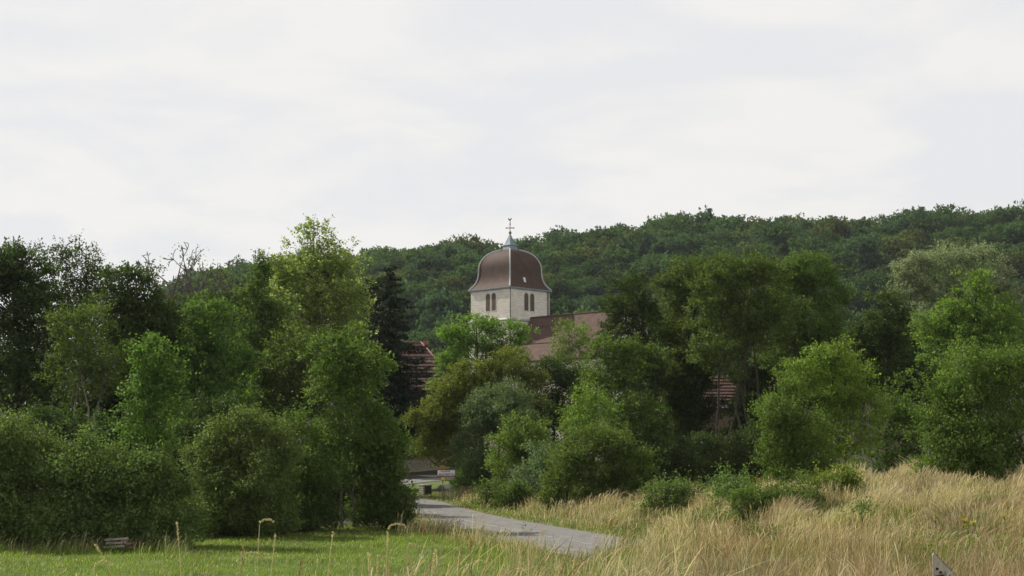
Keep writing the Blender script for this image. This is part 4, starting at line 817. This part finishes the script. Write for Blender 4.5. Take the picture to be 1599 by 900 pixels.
# ------------------------------------------------------------------ the wooded hill: each crown a tree of its own
def hill_proto(seed, R, H, kind):
    g = np.random.default_rng(seed); lb = [(0, 0, H*.58, R*.80, R*.80, H*.36)]
    for k in range(g.integers(6, 9)):
        a = g.uniform(0, 6.283); q_ = g.uniform(.35, .62)*R; lb.append((q_*math.cos(a), q_*math.sin(a), H*g.uniform(.42, .82), R*g.uniform(.36, .55), R*g.uniform(.36, .55), H*g.uniform(.16, .25)))
    P, Dd, _ = crown_points(g, lb, 3900, .30, (.8, 1.5), sprig=.04, m=7, spl=.6, inner=.16, gap=.85); V, Fq = leaf_quads(g, P, Dd, .80, .38, .7, .1)
    me = np_mesh('hill_tree', V, Fq); me.materials.append(LEAF[kind]); return me, V, Fq
KH = ['hill_a', 'hill_b', 'hill_c', 'hill_d']
PH = {k: [hill_proto(40+7*i+j, 6.6, 13.0, k) for j in range(3)] for i, k in enumerate(KH)}
g = np.random.default_rng(5)
spots = []
yy = 352.0
while yy < 690:
    sp = 10.4; xx = -235*(yy/500)
    while xx < 330*(yy/500):
        spots.append((xx+g.uniform(-4, 4), yy+g.uniform(-4, 4))); xx += sp
    yy += sp*1.0
spots = np.array(spots); zsp = height(spots[:, 0], spots[:, 1])
def proj(X, Y, Z):
    X, Y, Z = X-CAM[0], Y-CAM[1], Z-CAM[2]; f = Y*CT+Z*ST; v = -Y*ST+Z*CT; return 799.5+F*X/f, 450-F*v/f
ppx, ppy = proj(spots[:, 0], spots[:, 1], zsp+10)
front = np.interp(ppx, [-50, 200, 340, 420, 450, 560, 640, 735, 860, 940, 985, 1060, 1150, 1300, 1330, 1390, 1480, 1599, 1700], [400, 455, 520, 430, 400, 440, 540, 530, 500, 490, 450, 420, 420, 420, 500, 480, 420, 450, 450])
vis = (ppx > -25) & (ppx < 1625) & (ppy < front+12); near = (ppx > -200) & (ppx < 1850) & (ppy < front+85)
order = np.r_[np.where(vis)[0][spots[vis, 1].argsort()], np.where(near & ~vis)[0]]; print('hill trees', len(order))
HL = {'hill_a': 'dark green rounded tree, one of many covering the wooded hill', 'hill_b': 'mid green rounded tree, one of many covering the wooded hill', 'hill_c': 'olive-toned rounded tree, one of several dotted over the wooded hill', 'hill_d': 'bluish green rounded tree, one of many covering the wooded hill'}
HG = {'hill_a': 'dark green hill trees', 'hill_b': 'mid green hill trees', 'hill_c': 'olive hill trees', 'hill_d': 'bluish hill trees'}
mass = {k: [[], [], 0] for k in KH}; cnt = 0
for r_, i in enumerate(order):
    k = g.choice(KH, p=[.36, .34, .12, .18]); me, V, Fq = PH[k][g.integers(3)]; a = g.uniform(0, 6.283); s_ = g.uniform(.72, 1.22); sz = s_*g.uniform(.85, 1.15)
    if r_ < 296:
        o = link('hill_tree', me, None); o.location = (spots[i, 0], spots[i, 1], zsp[i]-.5); o.rotation_euler = (0, 0, a); o.scale = (s_, s_, sz); tag(o, HL[k], 'tree', HG[k])
    else:
        R = np.array([[math.cos(a), -math.sin(a), 0], [math.sin(a), math.cos(a), 0], [0, 0, 1]]); sel = g.uniform(size=len(Fq)) < .72
        W_ = (V.reshape(-1, 4, 3)[sel].reshape(-1, 3)*np.array([s_, s_, sz])*1.04) @ R.T + np.array([spots[i, 0], spots[i, 1], zsp[i]-.5])
        mass[k][0].append(W_); cnt += 1
VV = []; MI = []
for j, k in enumerate(KH):
    if mass[k][0]: v = np.concatenate(mass[k][0]); VV.append(v); MI.append(np.full(len(v)//4, j, np.int32))
V = np.concatenate(VV); me = np_mesh('distant_wood', V, np.arange(len(V)).reshape(-1, 4))
for k in KH: me.materials.append(LEAF[k])
me.polygons.foreach_set('material_index', np.concatenate(MI)); o = link('distant_wood', me, None); tag(o, 'continuous wood of leafy crowns along the top of the hill', 'wood', kind='stuff')

# ------------------------------------------------------------------ grasses
def blades(g, P, h, width, lean, kinds, head=0.0, droop=0.0):
    """each blade one strip of quads: stem and, for dry grass, a fuller head near the tip"""
    n = len(P); T = np.array([0, .35, .68, .8, .92, 1.0]); a = g.uniform(0, 6.283, n); la = np.c_[np.cos(a), np.sin(a), 0*a]
    aw = 2.2*wob(P[:, 0], P[:, 1], 7.0, 21)-0.3; la = la*g.uniform(.15, .8, (n, 1))+np.c_[np.cos(aw), np.sin(aw), 0*aw]*(0.75+.5*wob(P[:, 0], P[:, 1], 3.0, 22))[:, None]; sa = g.uniform(0, 6.283, n); sd_ = np.c_[np.cos(sa), np.sin(sa), 0*sa]
    isH = g.uniform(size=n) < head
    wp = np.where(isH[:, None], np.array([1, .8, .7, 1.9, 1.7, .25])[None], np.array([1, 1.1, .85, .6, .35, .04])[None])*width[:, None]
    z = T[None]*h[:, None]*(1-.12*lean[:, None]*T[None]**2)
    z = z - droop*h[:, None]*np.clip(T[None]-.72, 0, 1)**2*6*g.uniform(0, 1, (n, 1))
    C = P[:, None, :] + la[:, None, :]*(lean*h)[:, None, None]*(T**2.2)[None, :, None]; C[..., 2] += z
    Lf = C-sd_[:, None, :]*wp[..., None]*.5; Rt = C+sd_[:, None, :]*wp[..., None]*.5
    V = np.stack([Lf, Rt], 2).reshape(-1, 3); k = len(T); b = (np.arange(n)*2*k)[:, None]; j = np.arange(k-1)[None]*2
    Q = np.stack([b+j, b+j+1, b+j+3, b+j+2], -1).reshape(-1, 4); mi = np.repeat(kinds, k-1).astype(np.int32); return V, Q, mi
def sample(g, x0, x1, y0, y1, n):
    x, y = g.uniform(x0, x1, n), g.uniform(y0, y1, n); z = height(x, y); u, v = proj(x, y, z+.6); ok = (u > -30) & (u < 1630) & (v < 1010); return x[ok], y[ok], z[ok], u[ok], v[ok]
GMAT = ['straw', 'brown', 'blade', 'lawn']
def grass_obj(name, parts, label):
    b = 0; VV, QQ, MM = [], [], []
    for V, Q, mi in parts: VV.append(V); QQ.append(Q+b); MM.append(mi); b += len(V)
    me = np_mesh(name, np.concatenate(VV), np.concatenate(QQ))
    for k in GMAT: me.materials.append(LEAF[k])
    me.polygons.foreach_set('material_index', np.concatenate(MM)); tag(link(name, me, None), label, 'grass', kind='stuff'); print(name, len(me.polygons))
def pick(g, n, w):                            # w (n,4) weights -> material index
    c = np.cumsum(w, 1); return (g.uniform(size=(n, 1))*c[:, -1:] > c).sum(1).clip(0, 3)
g = np.random.default_rng(77)
parts = []
# tall dry grass right of the road and over the bank
GREENS = [(at(1120, 835, 46), 2.2, 3.0, 1.0), (at(1180, 850, 43), 1.6, 2.4, .8), (at(1500, 885, 27), 1.6, 2.6, .9), (at(1570, 860, 30), 1.2, 2.5, .7), (at(1000, 815, 58), 2.0, 5.0, .7), (at(1060, 800, 55), 1.6, 4.0, .6), (at(1370, 805, 44), 1.4, 2.5, .6), (at(950, 860, 40), 1.4, 5.0, .9), (at(1300, 860, 38), 1.0, 2.0, .4)]
def dry_field(x0, x1, y0, y1, n, cond, hmul=1.0, dens=None, mixf=None, head=.42):
    x, y, z, u, v = sample(g, x0, x1, y0, y1, n); rd = road_dist(x, y); ok = cond(x, y, rd, u); x, y, z, u, rd = x[ok], y[ok], z[ok], u[ok], rd[ok]
    pa = wob(x, y, 5.0, 3); pb = wob(x, y, 2.2, 4); pc = wob(x, y, 1.1, 9); hh = (0.70+.28*pa+.18*pb+.14*pc).clip(.22)*g.uniform(.45, 1.3, len(x))*hmul
    hh *= .35+.65*np.clip((np.abs(rd)-2.9)/2.2, 0, 1)
    w = np.stack([.95+.6*pa+.4*pc, .34-.4*pb+.4*wob(x, y, 7, 6), np.clip(.75-1.1*pa+.8*pb-.3*pc, .18, 3), 0*x], 1).clip(0.02)
    gp_ = sum(a_*np.exp(-((x-q_[0])**2/rx_**2+(y-q_[1])**2/ry_**2)) for q_, rx_, ry_, a_ in GREENS); w[:, 2] += 3.2*gp_; hh *= 1-.45*np.clip(gp_, 0, 1); w[:, 1] += np.interp(y, [20, 30, 38], [.6, .5, 0])*(u > 1080)
    if mixf is not None: w = mixf(x, y, u, w)
    kd = pick(g, len(x), w); hh = np.where(kd == 2, hh*.72, hh); wd = np.maximum(.0042, .00021*y)*g.uniform(.7, 1.35, len(x))
    parts.append(blades(g, np.c_[x, y, z-.02], hh, wd, g.uniform(.1, .75, len(x)), kd, head, .25))
dry_field(2, 26, 36, 64, 210000, lambda x, y, rd, u: (rd > 3.0) & (g.uniform(size=len(x)) < .35+.65*(rd > 4.2)))
dry_field(-14, 14, 60, 100, 90000, lambda x, y, rd, u: (rd > 3.4) & (rd < 13) & (y < 102) & (g.uniform(size=len(x)) < .3+.7*(rd > 5)), .95)
grass_obj('dry_grass', parts, 'tall straw-coloured grass covering the verge and the bank on the right'); parts = []
# the bank we stand on, and the near side of the road
fx = lambda u: np.interp(u, [0, 300, 480, 600, 720, 900, 1000, 1599], [.004, .008, .012, .025, .045, .13, .6, 1])
def nearmix(x, y, u, w):
    w = w.copy(); w[:, 2] += np.interp(u, [0, 700, 950, 1100, 1599], [1.6, 1.6, .9, .2, .25])
    w[:, 1] *= np.interp(u, [0, 900, 1150, 1599], [.6, .7, 2.0, 1.6]); return w
dry_field(-8, 12, 8, 26, 85000, lambda x, y, rd, u: (g.uniform(size=len(x)) < fx(u)) & ~((np.abs(u-1472) < 48) & (y > 12) & (y < 20.6)), .95, mixf=nearmix, head=.6)
dry_field(-6, 20, 26, 46, 190000, lambda x, y, rd, u: ((rd < -2.7) | (rd > 2.8)) & (x > -1.5+wob(x, y, 6, 8)*1.2) & (g.uniform(size=len(x)) < np.interp(u, [600, 760, 900, 1000, 1599], [.01, .03, .12, .75, 1])*np.interp(-rd, [2.7, 4, 20], [.4, 1, 1])), .85, mixf=nearmix)
dry_field(-9, 5, 42, 92, 36000, lambda x, y, rd, u: (rd < -2.6) & (rd > -4.6-1.2*wob(x, y, 4, 2)) & (u < 930) & (g.uniform(size=len(x)) < np.interp(u, [600, 740, 800, 930], [1, .9, .45, .6])), .85)
dry_field(-8, 6, 42, 88, 60000, lambda x, y, rd, u: (rd > -3.7) & (rd < -2.25) & (g.uniform(size=len(x)) < .35+.65*(wob(x, y, 1.6, 31) > -.1)), 1.9, mixf=nearmix)
x, y, z, u, v = sample(g, -2.2, 1.2, 8.4, 11.5, 900); ok = (u > 555) & (u < 1000); x, y, z = x[ok], y[ok], z[ok]; n_ = len(x)          # bleached stalks close by
parts.append(blades(g, np.c_[x, y, z], g.uniform(.72, 1.22, n_), np.full(n_, .0042), g.uniform(.1, .7, n_), (g.uniform(size=n_) < .25).astype(int), .9, .6))
grass_obj('foreground_grass', parts, 'mixed dry and green grass along the near edge'); parts = []
dry_field(-24, -9, 45.5, 53, 24000, lambda x, y, rd, u: (u < 295) & (y > 46.8+.5*wob(x, y, 3, 7)) & (g.uniform(size=len(x)) < .5+.5*(y > 48)) & ((np.abs(u-185) > 24) | (y > 48.0) | (g.uniform(size=len(x)) < .25)), .72, mixf=lambda x, y, u, w: np.stack([w[:, 0]*.35, w[:, 1]*np.interp(u, [0, 140, 200], [1.8, 1.2, .3]), w[:, 2]+1.4, 0*u], 1))
grass_obj('hedge_foot_grass', parts, 'rough brown and green grass along the foot of the left hedge'); parts = []
# mown meadow and the green verge
x, y, z, u, v = sample(g, -26, 7, 19, 64, 240000); rd = road_dist(x, y); ok = (rd < -2.8) & (g.uniform(size=len(x)) < np.interp(y, [30, 64], [1, .6])) & ((y > 29) | (u < 1010)); x, y, z = x[ok], y[ok], z[ok]
pa = wob(x, y, 4, 11); kd = pick(g, len(x), np.stack([np.clip(.12+.3*pa*wob(x, y, 9, 14), .02, 1), .04+0*x, np.clip(.5+.5*pa, .1, 2), np.clip(1.1-.6*pa, .2, 2)], 1))
parts.append(blades(g, np.c_[x, y, z-.01], g.uniform(.05, .14, len(x))*(1+.3*pa), np.maximum(.012, .00034*y)*g.uniform(.7, 1.3, len(x)), g.uniform(.2, .9, len(x)), kd))
x, y, z, u, v = sample(g, -16, 14, 40, 118, 90000); rd = road_dist(x, y); ok = (rd > 2.6) & (rd < 5.6); x, y, z, rd = x[ok], y[ok], z[ok], rd[ok]
kd = pick(g, len(x), np.stack([.15+.7*(rd < 3), .1+.5*(rd < 2.9), .8+0*x, .8+0*x], 1)); parts.append(blades(g, np.c_[x, y, z-.01], g.uniform(.05, .2, len(x)), np.maximum(.012, .00034*y), g.uniform(.2, .9, len(x)), kd))
grass_obj('meadow_grass', parts, 'short green mown grass of the meadow and roadside verge')

# single tall stalks standing out of the foreground
def stalk(px, py, D, droop, lean, head, label, kind='straw', hw=.013):
    SEED[0] += 1; g = np.random.default_rng(SEED[0]); tip = at(px, py, D); b = np.array([tip[0]-lean, D, hz(tip[0]-lean, D)]); root = empty('grass_stalk', tuple(b), 0, label, 'grass stalk', 'tall grass stalks in the foreground'); t = tip-b
    if droop > 0:                                        # the head arches over to the right and hangs
        pts = [np.zeros(3), t*np.array([.15, 1, .45]), t*np.array([.3, 1, .85]), t*np.array([.5, 1, 1.0])]; h_ = t[2]
        pts[-1] = t*np.array([.42, 1, .965]); arc = [pts[-1]+np.array([droop*(1-math.cos(q_))*.62, 0, .042*math.sin(q_)*droop/.09]) for q_ in np.linspace(.25, 2.55, 9)]
    else:
        pts = [np.zeros(3), t*np.array([.2, 1, .4]), t*np.array([.5, 1, .75]), t*np.array([.78, 1, .9])]; arc = [pts[-1], t*np.array([.9, 1, .96]), t]
    mb = MB(); mb.tube(pts, [.004, .0035, .003, .0025], 5, False); mb.build('stem', LEAF[kind], root)
    A = np.array(arc); L_ = np.linalg.norm(np.diff(A, axis=0), axis=1).sum(); n = int(head*1.5); tt = g.uniform(0, len(A)-1, n); i = tt.astype(int).clip(0, len(A)-2); f = (tt-i)[:, None]; P = A[i]*(1-f)+A[i+1]*f; Dd = unit(A[i+1]-A[i])
    V, Fq = leaf_quads(g, P+g.normal(size=P.shape)*hw*.22, Dd, hw, .22, 0, .1, .35); hb = link('seed_head', np_mesh('seed_head', V, Fq), LEAF[kind], root)
    mb = MB(); mb.tube([tuple(p) for p in arc], [.0028]+[.002]*(len(arc)-2)+[.001], 5, False); mb.build('rachis', LEAF[kind], root)
for a in ((412,810,10,.085,.05,90,'tall stalk with a nodding pale head left of the double trunk'),(276,816,9.5,0,-.07,60,'straight stalk leaning left near the small bush','straw',.011),(149,851,9.2,0,-.30,80,'pale stalk leaning left below the stacked planks'),(150,879,9,.10,.02,70,'short stalk drooping over at the lower left'),(380,852,9.4,0,.03,60,'short stalk with a dark brown head','brown'),(430,835,10,0,.05,40,'thin upright stalk right of the nodding one'),(372,868,9,.12,-.02,60,'low arching stalk under the nodding one'),(470,873,9.2,0,.04,60,'small brown-headed stalk at the lower edge','brown'),(520,832,10,0,.06,50,'slanting stalk in front of the double trunk'),
          (608,820,9.6,.11,.02,80,'arching stalk with a drooping head left of the road'),(606,832,9.6,0,.01,70,'upright pale stalk beside the arching one'),(680,820,10.4,0,.07,50,'reddish slanting stalk in front of the road edge','brown'),(710,812,10.2,0,.01,40,'thin vertical stalk against the road'),(575,865,8.8,0,-.03,70,'short bleached stalk left of the arching one'),(590,868,8.7,0,.0,70,'short bleached stalk between two others'),(680,862,8.8,0,.07,80,'bleached stalk leaning right at the bottom centre'),(735,842,9.5,0,.02,50,'brown-tipped stalk right of the vertical one','brown'),(640,848,9.5,.06,.03,60,'small nodding stalk below the road edge')):
    stalk(*a)
# ragwort on the bank
for i, (x, y, D, lab) in enumerate(((1505,812,27,'yellow ragwort with the largest flower cluster on the dry bank'),(1519,816,26.5,'yellow ragwort just right of the largest cluster'),(1460,806,31,'small yellow ragwort left of the largest cluster'),(1568,806,29,'small yellow ragwort near the right edge'))):
    SEED[0] += 1; g = np.random.default_rng(SEED[0]); tip = at(x, y, D); bx_ = tip[0]+.12; r_ = empty('ragwort', (bx_, D, hz(bx_, D)), 0, lab, 'wildflower', 'yellow wildflowers on the bank'); t_ = tip-np.array([bx_, D, hz(bx_, D)])
    mb = MB(); mb.tube([(0, 0, 0), tuple(t_*np.array([.3, 1, .6])), tuple(t_)], [.008, .006, .004], 5)
    for k in range(5): mb.tube([tuple(t_*.9), tuple(t_+g.normal(size=3)*np.array([.05, .03, .03]))], [.004, .003], 4)
    mb.build('stem', LEAF['blade'], r_); n = (40, 28, 14, 12)[i]; P = t_+g.normal(size=(n, 3))*np.array([.035, .025, .03])*(1, .8, .5, .5)[i]; V, Fq = leaf_quads(g, P, rdir(g, n), .035, .4, .9, 0); link('flower_head', np_mesh('flower_head', V, Fq), LEAF['yellow'], r_)

# ------------------------------------------------------------------ air
lo = float(GZ.min())-1.0; hb = MB(); y0h, y1h, xh = float(ys.min())-5, float(ys.max())+5, float(xs.max())+5
hb.box((0, (y0h+y1h)/2, (lo+150)/2), (2*xh, y1h-y0h, 150-lo))
hm = bpy.data.materials.new('haze'); hm.use_nodes = True; t = hm.node_tree; t.nodes.clear(); o_ = t.nodes.new('ShaderNodeOutputMaterial'); pv = t.nodes.new('ShaderNodeVolumePrincipled')
pv.inputs['Color'].default_value = (0.86, 0.92, 1.0, 1); pv.inputs['Density'].default_value = HAZE; pv.inputs['Anisotropy'].default_value = 0.2; t.links.new(pv.outputs[0], o_.inputs['Volume'])
tag(hb.build('haze', hm), kind='stuff')
